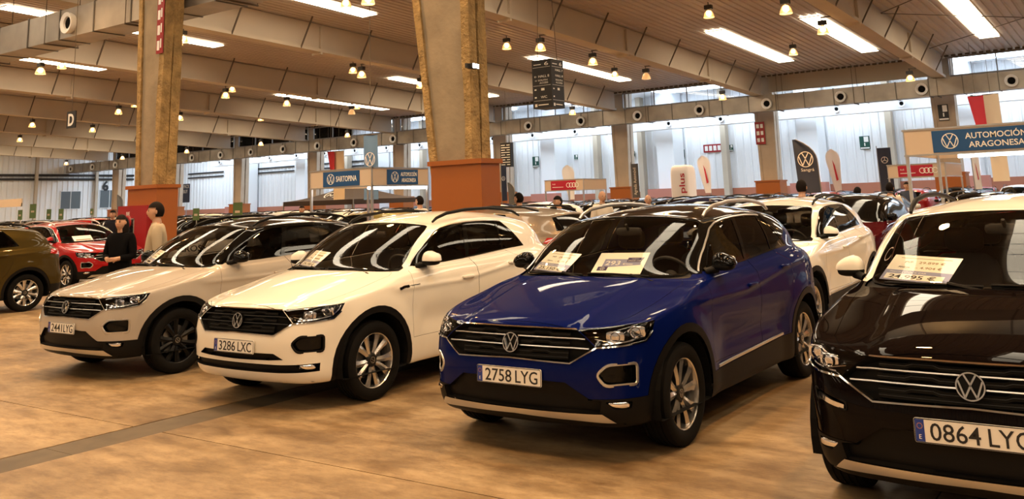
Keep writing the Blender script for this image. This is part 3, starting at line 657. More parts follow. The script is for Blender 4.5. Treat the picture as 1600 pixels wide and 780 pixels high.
def cut_car(kind, su=6, sv=8, simple=False):
    s=Soup(su,sv)
    for c in ARCH: s.cut('hole',circ(c,.405,36 if not simple else 16),'xz',(4,14.2),(-1,7))
    if not simple or True:
        for i,c in enumerate(ARCH): s.cut('cladding' if kind!='sport' else 'arch_lip%d'%i,circ(c,.462,36 if not simple else 16),'xz',(4,14.2),(-1,7))
    # windows
    ws=[(-.1,9.70),(1,9.72),(2,9.76),(3,9.86),(3.8,9.98),(4.15,10.12),(4.22,10.6),(4.2,12.4),(4.05,12.95),(3.6,13.1),(-.1,13.13)]
    s.cut('ws_border',ws,'uv',(-1,6),(9,14))
    if not simple:
        s.cut('windshield',[(-.1,9.80),(1,9.82),(2,9.86),(3,9.96),(3.75,10.08),(4.02,10.2),(4.08,10.6),(4.06,12.3),(3.9,12.8),(3.5,12.95),(-.1,12.98)],'uv',(-1,6),(9,14),('ws_border',))
        s.cut('cowl',[(-.1,9.55),(3,9.66),(4.4,9.75),(4.5,10.0),(4.2,10.15),(-.1,9.75)],'uv',(-1,6),(9,11))
    s.cut('dlo',DLO,'xz',(4.3,13),(9.2,14))
    if not simple:
        s.cut('glass_front',WGF,'xz',(4.3,13),(9.2,14),('dlo',)); s.cut('glass_rear',WGR,'xz',(4.3,13),(9.2,14),('dlo',)); s.cut('glass_quarter',WGQ,'xz',(4.3,13),(9.2,14),('dlo',))
    s.cut('rear_glass',[(14.1,10.4),(14.3,12.6),(17.1,12.7),(17.1,10.35)],'uv',(13,18),(10,13))
    s.cut('tail_light',[(13.05,7.0),(13.3,8.5),(15.3,8.55),(15.4,6.7),(14.2,6.5)],'uv',(12.5,16),(6,9))
    # nose
    U=(-1,5.9); VR=(-1,7.3)
    s.cut('grille',GRILLE,'Sz',U,VR); s.cut('headlight',HEADL,'Sz',U,VR)
    if kind=='base': s.cut('intake',rounded(DRL,.015),'Sz',U,VR)
    else: s.cut('intake',rounded(INTAKE,.02),'Sz',U,VR)
    if not simple:
        s.cut('fog',rounded(FOG,.012),'Sz',U,VR)
        if kind!='sport': s.cut('skid',[(-.01,.318),(.655,.318),(.735,.262),(.5,.272),(-.01,.284)],'Sz',U,VR)
    if kind=='sport':
        s.cut('lower_grille',[(-.01,.475),(.46,.475),(.56,.427),(.40,.418),(-.01,.412)],'Sz',U,VR)
        s.cut('lower_grille',[(-.01,.385),(.50,.385),(.88,.395),(.87,.33),(.5,.318),(-.01,.318)],'Sz',U,VR)
    else:
        s.cut('lower_grille',[(-.01,.503),(.42,.503),(.575,.408),(.66,.395),(.64,.32),(-.01,.32)],'Sz',U,VR)
        s.cut('lower_bumper',[(-.01,.52),(.42,.50),(.58,.407),(1.3,.400),(1.5,.39),(1.5,.15),(-.01,.15)],'Sz',U,VR)
    # sills
    sill='cladding' if kind!='sport' else 'sill'
    s.cut(sill,[(-.3,.10),(-.3,.40),(-.6,.405),(-2.34,.453),(-2.34,.10)],'xz',(5.5,13),(-1,5))
    s.cut('rear_lower',[(12.4,-.1),(12.6,2.9),(17.1,2.8),(17.1,-.1)],'uv',(12.3,18),(-1,4))
    if not simple:
        for nm,po in (('front_door',FDOOR),('rear_door',RDOOR)):
            s.cut('gap_'+nm,po,'xz',(5.4,13),(1.5,10.4)); s.cut(nm,inset(po,.0028),'xz',(5.4,13),(1.5,10.4),('gap_'+nm,))
        s.cut('gap',HOOD,'xy',(-1,6.5),(6.0,10)); s.cut('hood',inset(HOOD,.003),'xy',(-1,6.5),(6.0,10),('gap',))
        s.cut('tailgate_gap',[(14.7,4.2),(14.75,10.2),(14.79,10.2),(14.74,4.2)],'uv',(13,18),(3,11))
        s.cut('roof',[(-.1,9.99),(5.2,9.99),(8,10.2),(11.2,10.25),(12.2,11.4),(13.6,12.3),(17.2,12.6),(17.2,16.1),(-.1,16.1)],'uv',(-1,18),(9.9,17))
    else:
        s.cut('roof',[(-.1,9.99),(5.2,9.99),(8,10.2),(11.2,10.25),(12.2,11.4),(13.6,12.3),(17.2,12.6),(17.2,16.1),(-.1,16.1)],'uv',(-1,18),(9.9,17))
    return s
def ribbon(mb, pts, nrm, w, h, m=0, closed=False):
    P=[np.array(p) for p in pts]; n=len(P); v=[]; f=[]
    for i in range(n):
        a=P[(i-1)%n] if closed else P[max(i-1,0)]; b=P[(i+1)%n] if closed else P[min(i+1,n-1)]
        t=b-a; t=t/np.linalg.norm(t); N=np.array(nrm[i]); B=np.cross(N,t); B/=np.linalg.norm(B)
        v+= [P[i]+B*w/2,P[i]-B*w/2,P[i]-B*w*.36+N*h,P[i]+B*w*.36+N*h]
    for i in range(n if closed else n-1):
        j=(i+1)%n
        for k in range(4): f.append((i*4+k,j*4+k,j*4+(k+1)%4,i*4+(k+1)%4))
    if not closed: f+= [(3,2,1,0),tuple((n-1)*4+k for k in range(4))]
    mb.add(v,f,m)
def on_nose(s, pts, off=0., n=6):
    out=[];nr=[]
    for (a,b) in zip(pts,pts[1:]):
        for k in range(n):
            t=k/n; p,q=s.at(a[0]*(1-t)+b[0]*t,a[1]*(1-t)+b[1]*t,off); out.append(p); nr.append(q)
    p,q=s.at(*pts[-1],off); out.append(p); nr.append(q); return out,nr
def mirror_mb(mb):
    o=MB(); o.v=[(x,-y,z) for x,y,z in mb.v]; o.f=[f[::-1] for f in mb.f]; o.m=mb.m[:]; return o
def both(mb): r=mirror_mb(mb); o=MB(); o.v=mb.v[:]; o.f=mb.f[:]; o.m=mb.m[:]; k=len(o.v); o.v+=r.v; o.f+=[tuple(i+k for i in f) for f in r.f]; o.m+=r.m; return o
# ---------------------------------------------------------------- wheels
def wheel_meshes():
    d={}
    t=MB(); w=.108
    prof=[(.225,-w*.80),(.245,-w*.94),(.285,-w*1.0),(.312,-w*.94),(.326,-w*.84)]
    for y in (-.055,-.018,.018,.055): prof+= [(.333,y-.013),(.3275,y-.012),(.3275,y+.0),(.333,y+.001)]
    prof+= [(.326,w*.84),(.312,w*.94),(.285,w*1.0),(.245,w*.94),(.225,w*.80)]
    t.lathe(prof,48,ax='y')
    d['tyre']=t.mesh('tyre','rubber',35)
    for key,mats in (('silver',('rim_silver','rim_dark')),('black',('rim_black','rim_black'))):
        r=MB(); r.lathe([(.236,w*.80),(.229,w*.84),(.222,w*.78),(.214,w*.30),(.205,-w*.6),(.228,-w*.8)],48,ax='y',m=0)
        r.lathe([(.0,-.02),(.20,-.02)],24,ax='y',m=1)
        for i in range(5):
            for sgn in (-1,1):
                a=2*PI*i/5+sgn*.225; a2=2*PI*i/5+sgn*.30
                pts=[]
                for (rad,ang,hw,y) in ((.045,a,.018,.058),(.10,a,.022,.066),(.17,a*.5+a2*.5,.027,.070),(.221,a2,.035,.072)):
                    c=np.array([math.sin(ang)*rad,0,math.cos(ang)*rad]); tn=np.array([math.cos(ang),0,-math.sin(ang)])
                    pts.append([c-tn*hw+[0,y-.012,0],c-tn*hw*.1*sgn+[0,y,0],c+tn*hw+[0,y-.012,0],c+tn*hw*.7+[0,y-.045,0],c-tn*hw*.7+[0,y-.045,0]])
                v=[q for p in pts for q in p]; f=[]; mm=[]
                for j in range(3):
                    for k in range(5): f.append((j*5+k,j*5+(k+1)%5,(j+1)*5+(k+1)%5,(j+1)*5+k)); mm.append(0 if k<2 else 1)
                o=len(r.v); r.v+= [tuple(map(float,q)) for q in v]; r.f+= [tuple(k+o for k in q) for q in f]; r.m+=mm
        r.lathe([(.0,.064),(.048,.064),(.060,.056),(.066,.030),(.066,-.02)],24,ax='y',m=1)
        for i in range(5):
            a=2*PI*(i+.5)/5; r.lathe([(0,.062),(.009,.062),(.011,.04)],8,(math.sin(a)*.052,0,math.cos(a)*.052),'y',1)
        d['rim_'+key]=r.mesh('rim',list(mats),30)
    b=MB(); b.lathe([(.06,.012),(.155,.012),(.155,-.012),(.06,-.012)],32,ax='y'); d['disc']=b.mesh('brake_disc','steel',30)
    c=MB(); c.lathe([(0,.0665),(.030,.0665),(.034,.062)],20,ax='y'); d['cap']=c.mesh('hub_cap','gloss_black',30)
    l=round_logo(.028,.0015); lm=MB(); lm.v=[(-x,.0667+z,y) for x,y,z in l.v]; lm.f=l.f; lm.m=l.m; d['logo']=lm.mesh('cap_emblem','satin_silver')
    return d
WM=wheel_meshes()
def add_wheel(root, x, sgn, rim, steer=0.):
    t=link('wheel',WM['tyre'],root); t.location=(x,sgn*.785,TYRE_R); t.rotation_euler=(0,random.uniform(0,1.2),(0 if sgn>0 else PI)+steer)
    for nm,k in (('rim','rim_'+rim),('brake_disc','disc'),('hub_cap','cap'),('cap_emblem','logo')): link(nm,WM[k],t)
    return t
# ---------------------------------------------------------------- full car
SOUPS={}
def seat_mesh():
    mb=MB()
    def pad(c,sz,tilt):
        v=[];f=[];n=10;k=8
        for i in range(k+1):
            ph=-PI/2+PI*i/k
            for j in range(n*2):
                th=2*PI*j/(n*2); cx,cy,cz=math.cos(ph)*math.cos(th),math.cos(ph)*math.sin(th),math.sin(ph)
                p=[math.copysign(abs(q)**.5,q)*w for q,w in zip((cx,cy,cz),sz)]
                x=p[0]*math.cos(tilt)-p[2]*math.sin(tilt); z=p[0]*math.sin(tilt)+p[2]*math.cos(tilt); v.append((c[0]+x,c[1]+p[1],c[2]+z))
        for i in range(k):
            for j in range(n*2): f.append((i*n*2+j,i*n*2+(j+1)%(n*2),(i+1)*n*2+(j+1)%(n*2),(i+1)*n*2+j))
        mb.add(v,f)
    pad((0,0,.55),(.26,.25,.08),0); pad((-.30,0,.86),(.07,.24,.33),.30); pad((-.43,0,1.27),(.045,.13,.085),.15)
    mb.tube([(-.40,.05,1.12),(-.43,.05,1.25)],.008,6); mb.tube([(-.40,-.05,1.12),(-.43,-.05,1.25)],.008,6)
    return mb.mesh('seat','seat_cloth',50)
SEAT=seat_mesh()
def superblob(c, sz, e=.6, n=16, k=10):
    v=[];f=[]; pw=lambda q:math.copysign(abs(q)**e,q)
    for i in range(k+1):
        ph=-PI/2+PI*i/k
        for j in range(n):
            th=2*PI*j/n; v.append((c[0]+pw(math.cos(ph)*math.cos(th))*sz[0],c[1]+pw(math.cos(ph)*math.sin(th))*sz[1],c[2]+pw(math.sin(ph))*sz[2]))
    for i in range(k):
        for j in range(n): f.append((i*n+j,i*n+(j+1)%n,(i+1)*n+(j+1)%n,(i+1)*n+j))
    return v,f
CARM={}
def car_meshes(kind):
    """all meshes of one trim level, keyed by part; colour slots are filled per car"""
    if kind in CARM: return CARM[kind]
    s=cut_car(kind); d={'soup':s}
    P='paint_white'
    d['body']=s.mesh(['body'],P); d['roof']=s.mesh(['roof'],P); d['hood']=s.mesh(['hood'],P)
    d['gap']=s.mesh(['gap'],'liner',off=-.006)
    for k,lab,mt in (('front_door','front_door',P),('rear_door','rear_door',P)):
        d[k+'L']=s.mesh([lab],mt,False,False); d[k+'R']=s.mesh([lab],mt,False,True)
    clad=['cladding','lower_bumper','rear_lower']; d['cladding']=s.mesh(clad,'black_plastic',off=.004 if kind!='sport' else .002)
    for R in (False,True):
        for i in (0,1): d['arch_lip%d'%i+'LR'[R]]=s.mesh(['arch_lip%d'%i],'black_plastic',False,R,off=-.004)
        d['sill'+'LR'[R]]=s.mesh(['sill'],P,False,R); d['dlo'+'LR'[R]]=s.mesh(['dlo'],'gloss_black',False,R,off=-.003)
        for k in ('gap_front_door','gap_rear_door','tailgate_gap'): d[k+'LR'[R]]=s.mesh([k],'liner',False,R,off=-.006)
    d['windshield']=s.mesh(['windshield'],'windscreen_glass',off=-.004); d['ws_border']=s.mesh(['ws_border'],'gloss_black',off=-.003)
    d['cowl']=s.mesh(['cowl'],'black_plastic',off=-.012)
    for k in ('glass_front','glass_rear','glass_quarter'):
        for R in (False,True): d[k+'LR'[R]]=s.mesh([k],'car_glass',False,R,off=-.007)
    d['rear_glass']=s.mesh(['rear_glass'],'car_glass',off=-.003)
    for R in (False,True): d['tail_light'+'LR'[R]]=s.mesh(['tail_light'],'red_lens',False,R,off=.004)
    # nose openings
    d['grille_box']=s.mesh(['grille'],'liner',recess=.05); d['lower_grille']=s.mesh(['lower_grille'],'black_plastic',recess=.035)
    for R in (False,True):
        d['intake'+'LR'[R]]=s.mesh(['intake'],'gloss_black',False,R,recess=.03); d['fog'+'LR'[R]]=s.mesh(['fog'],'liner',False,R,recess=.03)
        d['lamp_house'+'LR'[R]]=s.mesh(['headlight'],'gloss_black',False,R,recess=.055); d['lamp_lens'+'LR'[R]]=s.mesh(['headlight'],'lens_glass',False,R,off=-.001)
    if kind!='sport': d['skid']=s.mesh(['skid'],'satin_silver',off=.010)
    # grille bars
    for i,z in enumerate((.768,.712)):
        mb=MB(); p,n=on_nose(s,[(.0,z+.002),(.46,z),(.535 if i==0 else .57,z-.004)],-.012,10); ribbon(mb,p,n,.009,.010); d['slat%d'%i]=both(mb).mesh('slat','satin_silver' if kind!='sport' else 'rim_dark',30)
    for i,z in enumerate((.795,.740,.682,.655)):
        mb=MB(); 
        pts=[(.0,z),(.14,z),(.17,z+.010),(.27,z+.010),(.30,z),(.43,z)] if i<3 else [(0,z),(.43,z)]
        p,n=on_nose(s,pts,-.030,5); ribbon(mb,p,n,.034,.012,0); ribbon(mb,[np.array(q)+np.array(m)*.012 for q,m in zip(p,n)],n,.004,.002,1)
        d['fin%d'%i]=both(mb).mesh('grille_fin',['liner','rim_dark'],30)
    mb=MB(); p,n=on_nose(s,[(0,.822),(.25,.822),(.488,.818)],.001,8); ribbon(mb,p,n,.012,.006); d['bonnet_chrome']=both(mb).mesh('chrome_strip','chrome',30)
    mb=MB(); p,n=on_nose(s,[(0,.632),(.20,.626),(.455,.618),(.618,.712),(.80,.722),(.972,.739),(1.03,.79)],.001,8); ribbon(mb,p,n,.012,.007); d['chrome_v']=both(mb).mesh('chrome_strip','chrome',30)
    # intake surround
    for R in (False,True):
        mb=MB(); po=rounded(INTAKE if kind!='base' else DRL,.03 if kind!='base' else .015,3); po=[tuple(q) for q in po]; p,n=on_nose(s,po+[po[0]],.0,1); p,n=p[:-1],n[:-1]
        ribbon(mb,p,n,.020 if kind!='base' else .010,.006,0,True); d['surround'+'LR'[R]]=(mirror_mb(mb) if R else mb).mesh('intake_surround','satin_silver' if kind=='standard' else 'black_plastic',40)
        if kind=='base':
            mb=MB(); p,n=on_nose(s,[(.62,.570),(.70,.580),(.815,.605)],-.016,5); ribbon(mb,p,n,.034,.014); d['drl'+'LR'[R]]=(mirror_mb(mb) if R else mb).mesh('daytime_light','reflector',30)
        # headlight innards: two reflector bowls and a light guide
        for bi,(S0,z0,rr) in enumerate(((.735,.782,.033),(.895,.800,.033))):
            mb=MB(); c,nn=s.at(S0,z0,-.030); Z=Vector((.92,.39,0)); M=frame(c,Vector((-.39,.92,0)),Vector((0,0,1)))
            q=MB(); q.lathe([(.004,-.014),(rr*.7,-.006),(rr,.012),(rr*1.1,.012)],14)
            v,f=superblob((0,0,0),(rr*1.9,rr*1.15,.012),.45,14,6); q.add([(x,y,z-.012) for x,y,z in v],f)
            mb.add([M@Vector(k) for k in q.v],q.f); d['bowls%d'%bi+'LR'[R]]=(mirror_mb(mb) if R else mb).mesh('lamp_reflector','reflector',40)
        mb=MB(); p,n=on_nose(s,[(.655,.735),(.80,.743),(.955,.762),(1.005,.81),(1.01,.838)],-.012,6); ribbon(mb,p,n,.010,.006)
        p,n=on_nose(s,[(.60,.768),(.72,.745)],-.02,4); ribbon(mb,p,n,.006,.006)
        d['guide'+'LR'[R]]=(mirror_mb(mb) if R else mb).mesh('light_guide','lens_glass' if False else 'reflector',30)
        mb=MB(); c,nn=s.at(.770,.367,-.014); v,f=superblob((0,0,0),(.072,.020,.012),.6,12,6); M=frame(c,Vector((-.5,.85,0)),Vector((0,0,1))); mb.add([M@Vector(k) for k in v],f); d['fog_lamp'+'LR'[R]]=(mirror_mb(mb) if R else mb).mesh('fog_lamp','reflector',40)
        # mirror: painted shell, dark foot and glass
        mb=MB(); v,f=superblob((-.745,.922,1.155),(.085,.090,.074),.74,22,12)
        v=[(x if x>-.790 else -.790+(x+.790)*.1, y, 1.128+(z-1.155)*(1.25-.55*max(0,(y-.90)/.11)) if z>1.128 else 1.128+(z-1.128)*.30) for x,y,z in v]; mb.add(v,f); d['mirror_shell'+'LR'[R]]=(mirror_mb(mb) if R else mb).mesh('mirror',P,60)
        mb=MB(); v,f=superblob((-.740,.915,1.118),(.080,.084,.036),.74,18,8); mb.add(v,f); mb.tube([(-.64,.80,1.078),(-.67,.83,1.088),(-.71,.88,1.100)],[.030,.026,.030],10)
        d['mirror_foot'+'LR'[R]]=(mirror_mb(mb) if R else mb).mesh('mirror_foot','black_plastic',50)
        mb=MB(); mb.add(*superblob((-.798,.922,1.150),(.003,.072,.042),.6,16,8)); d['mirror_glass'+'LR'[R]]=(mirror_mb(mb) if R else mb).mesh('mirror_glass','chrome',50)
        # door handles, window chrome, sill strip, rails
        for nm,x in (('handle_front',-1.32),('handle_rear',-2.12)):
            mb=MB(); z=crease_z(x)+.012; v,f=superblob((x,.913,z),(.095,.016,.016),.5,16,8); mb.add(v,f); d[nm+'LR'[R]]=(mirror_mb(mb) if R else mb).mesh('door_handle',P,50)
        def flank(pts,off=0.):
            G=s.G.reshape(-1,3); N=s.N.reshape(-1,3); U=np.repeat(s.us,len(s.vs)); k=(U>4.3)&(U<13.5); out=[];nr=[]
            for (a,b) in zip(pts,pts[1:]):
                for j in range(6):
                    x=a[0]+(b[0]-a[0])*j/6; z=a[1]+(b[1]-a[1])*j/6; dd=np.hypot(G[:,0]-x,G[:,2]-z)+(~k)*9; ii=np.argsort(dd)[:4]; w=1/(dd[ii]+1e-4)**2; w/=w.sum()
                    out.append(np.array([x,w@G[ii,1],z])+N[ii[0]]*off); nr.append(w@N[ii]/np.linalg.norm(w@N[ii]))
            return out,nr
        mb=MB(); p,n=flank(DLO[0:10],.0); 
        for _ in range(2): p=[p[0]]+[(p[i-1]+2*p[i]+p[i+1])/4 for i in range(1,len(p)-1)]+[p[-1]]
        ribbon(mb,p,n,.016,.006); d['window_trim'+'LR'[R]]=(mirror_mb(mb) if R else mb).mesh('window_trim','satin_silver',40)
        mb=MB(); p,n=flank([(-.30,.905),(-.36,.918),(-.44,.921)],.002); ribbon(mb,p,n,.026,.006); p,n=flank([(-.44,.922),(-.50,.924),(-.60,.926)],.002); ribbon(mb,p,n,.007,.004); d['fender_trim'+'LR'[R]]=(mirror_mb(mb) if R else mb).mesh('fender_trim','gloss_black',40)
        mb=MB(); p,n=flank([(-.55,.425),(-2.25,.470)],.003); ribbon(mb,p,n,.022,.010); d['sill_strip'+'LR'[R]]=(mirror_mb(mb) if R else mb).mesh('sill_strip','satin_silver',40)
        mb=MB(); mb.tube([(-1.16,.59,1.478),(-1.22,.592,1.515),(-1.38,.595,1.558),(-1.70,.595,1.588),(-2.1,.592,1.593),(-2.4,.585,1.574),(-2.62,.572,1.545),(-2.76,.56,1.495)],[.012,.016,.018,.018,.018,.018,.016,.012],8); d['rail'+'LR'[R]]=(mirror_mb(mb) if R else mb).mesh('roof_rail','black_plastic',60)
    # arch liners, floor pan, interior
    mb=MB()
    for c in ARCH:
        n=28
        for sg in (1,-1):
            v=[];f=[]
            for i in range(n):
                a=2*PI*i/n; x,z=c[0]+.412*math.cos(a),c[1]+.412*math.sin(a); z=max(z,.235); v+= [(x,sg*.895,z),(x,sg*.56,z)]
            f=[(2*i,2*((i+1)%n),2*((i+1)%n)+1,2*i+1) for i in range(n)]; f.append(tuple(2*i+1 for i in range(n))); mb.add(v,f)
    mb.add([(.60,-.74,.245),(.60,.74,.245),(-3.25,.74,.26),(-3.25,-.74,.26)],[(0,1,2,3)])
    d['underbody']=mb.mesh('underbody','liner',fix=False)
    mb=MB(); prof=[(-.34,.96),(-.52,.985),(-.70,1.005),(-.86,1.0),(-.90,.93),(-.86,.70),(-.5,.6),(-.30,.65)]
    mb.prism(prof,lambda a,b,t:(a,t,b),-.72,.72); mb.box((-1.6,-.13,.45),(-.85,.13,.72)); d['dashboard']=mb.mesh('dashboard','dash',30)
    mb=MB(); v=[];M=frame(Vector((-.98,.36,1.0)),Vector((0,1,0)),Vector((.45,0,.9)))
    q=MB(); q.tube([(.185*math.cos(2*PI*i/24),.185*math.sin(2*PI*i/24),0) for i in range(25)],.014,8,cap=False); q.box((-.17,-.03,-.01),(.17,.03,.012)); q.box((-.03,-.17,-.01),(.03,.0,.012)); q.lathe([(0,.02),(.05,.018),(.06,-.02)],16)
    mb.add([M@Vector(k) for k in q.v],q.f); d['steering']=mb.mesh('steering_wheel','dash',40)
    mb=MB(); mb.box((-3.3,-.70,.30),(-.3,.70,.34)); d['floor_pan']=mb.mesh('cabin_floor','liner')
    # wipers and interior mirror, aerial
    mb=MB(); mb.tube([(-0.280,0.520,1.072),(-0.295,0.200,1.084),(-0.307,-0.020,1.084)],.008,6); mb.tube([(-0.255,0.560,1.034),(-0.285,0.360,1.079)],.012,6); d['wiper0']=mb.mesh('wiper','black_plastic',50); mb=MB()
    mb.tube([(-0.290,-0.060,1.076),(-0.325,-0.350,1.082),(-0.385,-0.620,1.080)],.008,6); mb.tube([(-0.255,-0.020,1.044),(-0.300,-0.250,1.089)],.012,6); d['wiper1']=mb.mesh('wiper','black_plastic',50)
    mb=MB(); v,f=superblob((-.98,0,1.37),(.02,.12,.035),.5,14,6); mb.add(v,f); mb.tube([(-.93,0,1.43),(-.97,0,1.38)],.012,6); d['inner_mirror']=mb.mesh('inner_mirror','dash',50)
    mb=MB(); v,f=superblob((-2.68,0,1.515),(.075,.018,.035),.8,12,6); mb.add(v,f); d['aerial']=mb.mesh('aerial_fin','gloss_black',60)
    # badge
    l=round_logo(.064,.006,.13); M=frame(s.at(0,.7225,.012)[0],Vector((0,1,0)),Vector((-.16,0,1))); mb=MB(); mb.add([M@Vector(q) for q in l.v],l.f); d['badge']=mb.mesh('emblem','chrome')
    mb=MB(); q=MB(); q.lathe([(0,-.002),(.060,-.002),(.062,-.03)],28); mb.add([M@Vector(k) for k in q.v],q.f); d['badge_back']=mb.mesh('emblem_plate','gloss_black',30)
    CARM[kind]=d; return d
def set_mat(o, name):
    if o.data.users>1:
        o.material_slots[0].link='OBJECT'; o.material_slots[0].material=MATS[name]
    else:
        o.material_slots[0].link='OBJECT'; o.material_slots[0].material=MATS[name]
def build_car(label, loc, rz, kind, body, roof, plate=None, rim='silver', rails='black_plastic', mirror=None, trim='satin_silver', sill=True, group=None, interior=True, slat=None):
    d=car_meshes(kind); root=empty('car',(loc[0],loc[1],0),rz); tag(root,label,'car',group)
    def part(nm, key, mat=None, par=root):
        if d.get(key) is None: return None
        o=link(nm,d[key],par)
        if mat: set_mat(o,mat)
        return o
    part('body','body',body); part('roof','roof',roof); part('hood','hood',body); part('panel_gap','gap'); part('cladding','cladding')
    part('windshield','windshield'); part('windshield_border','ws_border'); part('cowl','cowl')
    part('rear_window','rear_glass'); part('underbody','underbody'); part('wiper','wiper0'); part('wiper','wiper1'); part('aerial','aerial')
    part('skid_plate','skid',body if kind=='sport' else None); part('lower_grille','lower_grille')
    g=part('grille','grille_box')
    for i in range(2): part('slat','slat%d'%i,slat,g)
    for i in range(4): part('grille_fin','fin%d'%i,None,g)
    part('chrome_strip','bonnet_chrome',None,g); part('chrome_strip','chrome_v',None,g)
    e=part('emblem_plate','badge_back'); part('emblem','badge',None,e)
    for R in 'LR':
        for i in '01': part('arch_lip','arch_lip'+i+R)
        part('sill','sill'+R,body); part('window_frame','dlo'+R)
        for k in ('gap_front_door','gap_rear_door','tailgate_gap'): part('panel_gap',k+R)
        for nm,k,h in (('front_door','front_door','handle_front'),('rear_door','rear_door','handle_rear')):
            dr=part(nm,k+R,body); part('door_handle',h+R,body,dr)
        for nm,k in (('door_window','glass_front'),('door_window','glass_rear'),('quarter_window','glass_quarter')): part(nm,k+R,None,root)
        part('window_trim','window_trim'+R,trim); 
        if sill: part('sill_strip','sill_strip'+R)
        else: part('fender_trim','fender_trim'+R)
        part('roof_rail','rail'+R,rails)
        hl=part('headlight','lamp_house'+R); part('lamp_reflector','bowls0'+R,None,hl); part('lamp_reflector','bowls1'+R,None,hl); part('light_guide','guide'+R,None,hl); part('lens','lamp_lens'+R,None,hl)
        it=part('air_intake','intake'+R); part('intake_surround','surround'+R,None,it); part('daytime_light','drl'+R,None,it)
        fg=part('fog_light','fog'+R); part('fog_lamp','fog_lamp'+R,None,fg)
        m=part('mirror','mirror_shell'+R,mirror or body); part('mirror_foot','mirror_foot'+R,None,m); part('mirror_glass','mirror_glass'+R,None,m)
        part('tail_light','tail_light'+R)
    if interior:
        part('dashboard','dashboard'); part('steering_wheel','steering'); part('inner_mirror','inner_mirror'); part('cabin_floor','floor_pan')
        for x,y in ((-1.28,.37),(-1.28,-.37),(-2.12,.37),(-2.12,-.37)): o=link('seat',SEAT,root); o.location=(x,y,0)
    for x in (0,-2.59):
        for sg in (1,-1): add_wheel(root,x,sg,rim)
    if plate: add_plate(root,d['soup'],plate)
    return root
def add_plate(root, s, txt):
    p,_=s.at(0,.52,.012); M=frame(Vector((p[0],0,.52)),Vector((0,1,0)),Vector((-.03,0,1)))
    mb=MB(); po=rounded([(-.26,-.055),(.26,-.055),(.26,.055),(-.26,.055)],.012); mb.prism([tuple(q) for q in po],lambda a,b,t:(a,b,t),-.006,.002)
    pl=mb.obj('number_plate','plate_white',root); pl.matrix_local=M
    mb=MB()
    po=[tuple(q) for q in rounded([(-.257,-.052),(.257,-.052),(.257,.052),(-.257,.052)],.010)]
    for a,b in zip(po,po[1:]+po[:1]): stroke(mb,[a,b],.004,.001,0,.002)
    mb.obj('plate_border','ink',pl)
    mb=MB(); mb.box((-.254,-.049,.002),(-.214,.049,.0028)); mb.obj('country_band','plate_blue',pl)
    text('country_letter','E',.020,'plate_white',pl,Matrix.Translation((-.234,-.038,.0028)),depth=.0006)
    mb=MB()
    for i in range(12): a=2*PI*i/12; mb.lathe([(0,.0006),(.0022,.0006)],5,(-.234+.012*math.cos(a),.020+.012*math.sin(a),.0028))
    mb.obj('country_stars','amber',pl)
    a,b=txt.split(); 
    text('plate_characters',a,.077,'ink',pl,Matrix.Translation((-.082,-.0385,.0025)),w=.215,depth=.0015,bold=.004)
    text('plate_characters',b,.077,'ink',pl,Matrix.Translation((.145,-.0385,.0025)),w=.175,depth=.0015,bold=.004)

# ---------------------------------------------------------------- simple car for the rows behind
def far_mesh():
    s=cut_car('standard',2,2,True); V=np.array(s.V); groups=[('paint_white',['body']),('gloss_black',['ws_border','dlo','rear_glass']),('black_plastic',['cladding','lower_bumper','rear_lower','lower_grille','grille','intake']),('reflector',['headlight']),('red_lens',['tail_light']),('paint_dark',['roof'])]
    mb=MB(); mi=[]
    for k,(mt,lb) in enumerate(groups):
        for i in s.pick(lb):
            P=V[s.F[i],:3]; mb.add(P,[tuple(range(len(P)))],k); mb.add(P[::-1]*np.array([1,-1,1]),[tuple(range(len(P)))],k)
    n=len(groups)
    for x in (0,-2.59):
        for sg in (1,-1):
            mb.lathe([(.0,sg*.87),(.22,sg*.88),(.23,sg*.89)],14,(x,0,.333),'y',3); mb.lathe([(.23,sg*.89),(.31,sg*.89),(.333,sg*.86),(.333,sg*.68),(.0,sg*.68)],18,(x,0,.333),'y',2)
    for sg in (1,-1):
        v,f=superblob((-.745,sg*.92,1.15),(.085,.09,.07),.72,10,6); mb.add(v,f,5)
        mb.tube([(-1.16,sg*.59,1.478),(-1.38,sg*.595,1.558),(-1.9,sg*.595,1.59),(-2.5,sg*.58,1.56),(-2.76,sg*.56,1.495)],.016,5,2)
    mb.add([(.60,-.74,.245),(.60,.74,.245),(-3.25,.74,.26),(-3.25,-.74,.26)],[(0,1,2,3)],2)
    v,f=superblob((-2.68,0,1.525),(.075,.018,.035),.8,8,4); mb.add(v,f,1)
    me=mb.mesh('car',[g[0] for g in groups],None,fix=False)
    bm=bmesh.new(); bm.from_mesh(me); bmesh.ops.remove_doubles(bm,verts=bm.verts[:],dist=.0008); bmesh.ops.recalc_face_normals(bm,faces=bm.faces[:]); bm.to_mesh(me); bm.free()
    me.shade_smooth(); me.set_sharp_from_angle(angle=math.radians(45)); return me
def far_car(me, loc, rz, body, roof, label, group, sc=(1,1,1)):
    o=link('car',me); o.location=(loc[0],loc[1],0); o.rotation_euler=(0,0,rz); o.scale=sc
    o.material_slots[0].link='OBJECT'; o.material_slots[0].material=MATS[body]; o.material_slots[5].link='OBJECT'; o.material_slots[5].material=MATS[roof]
    return tag(o,label,'car',group)
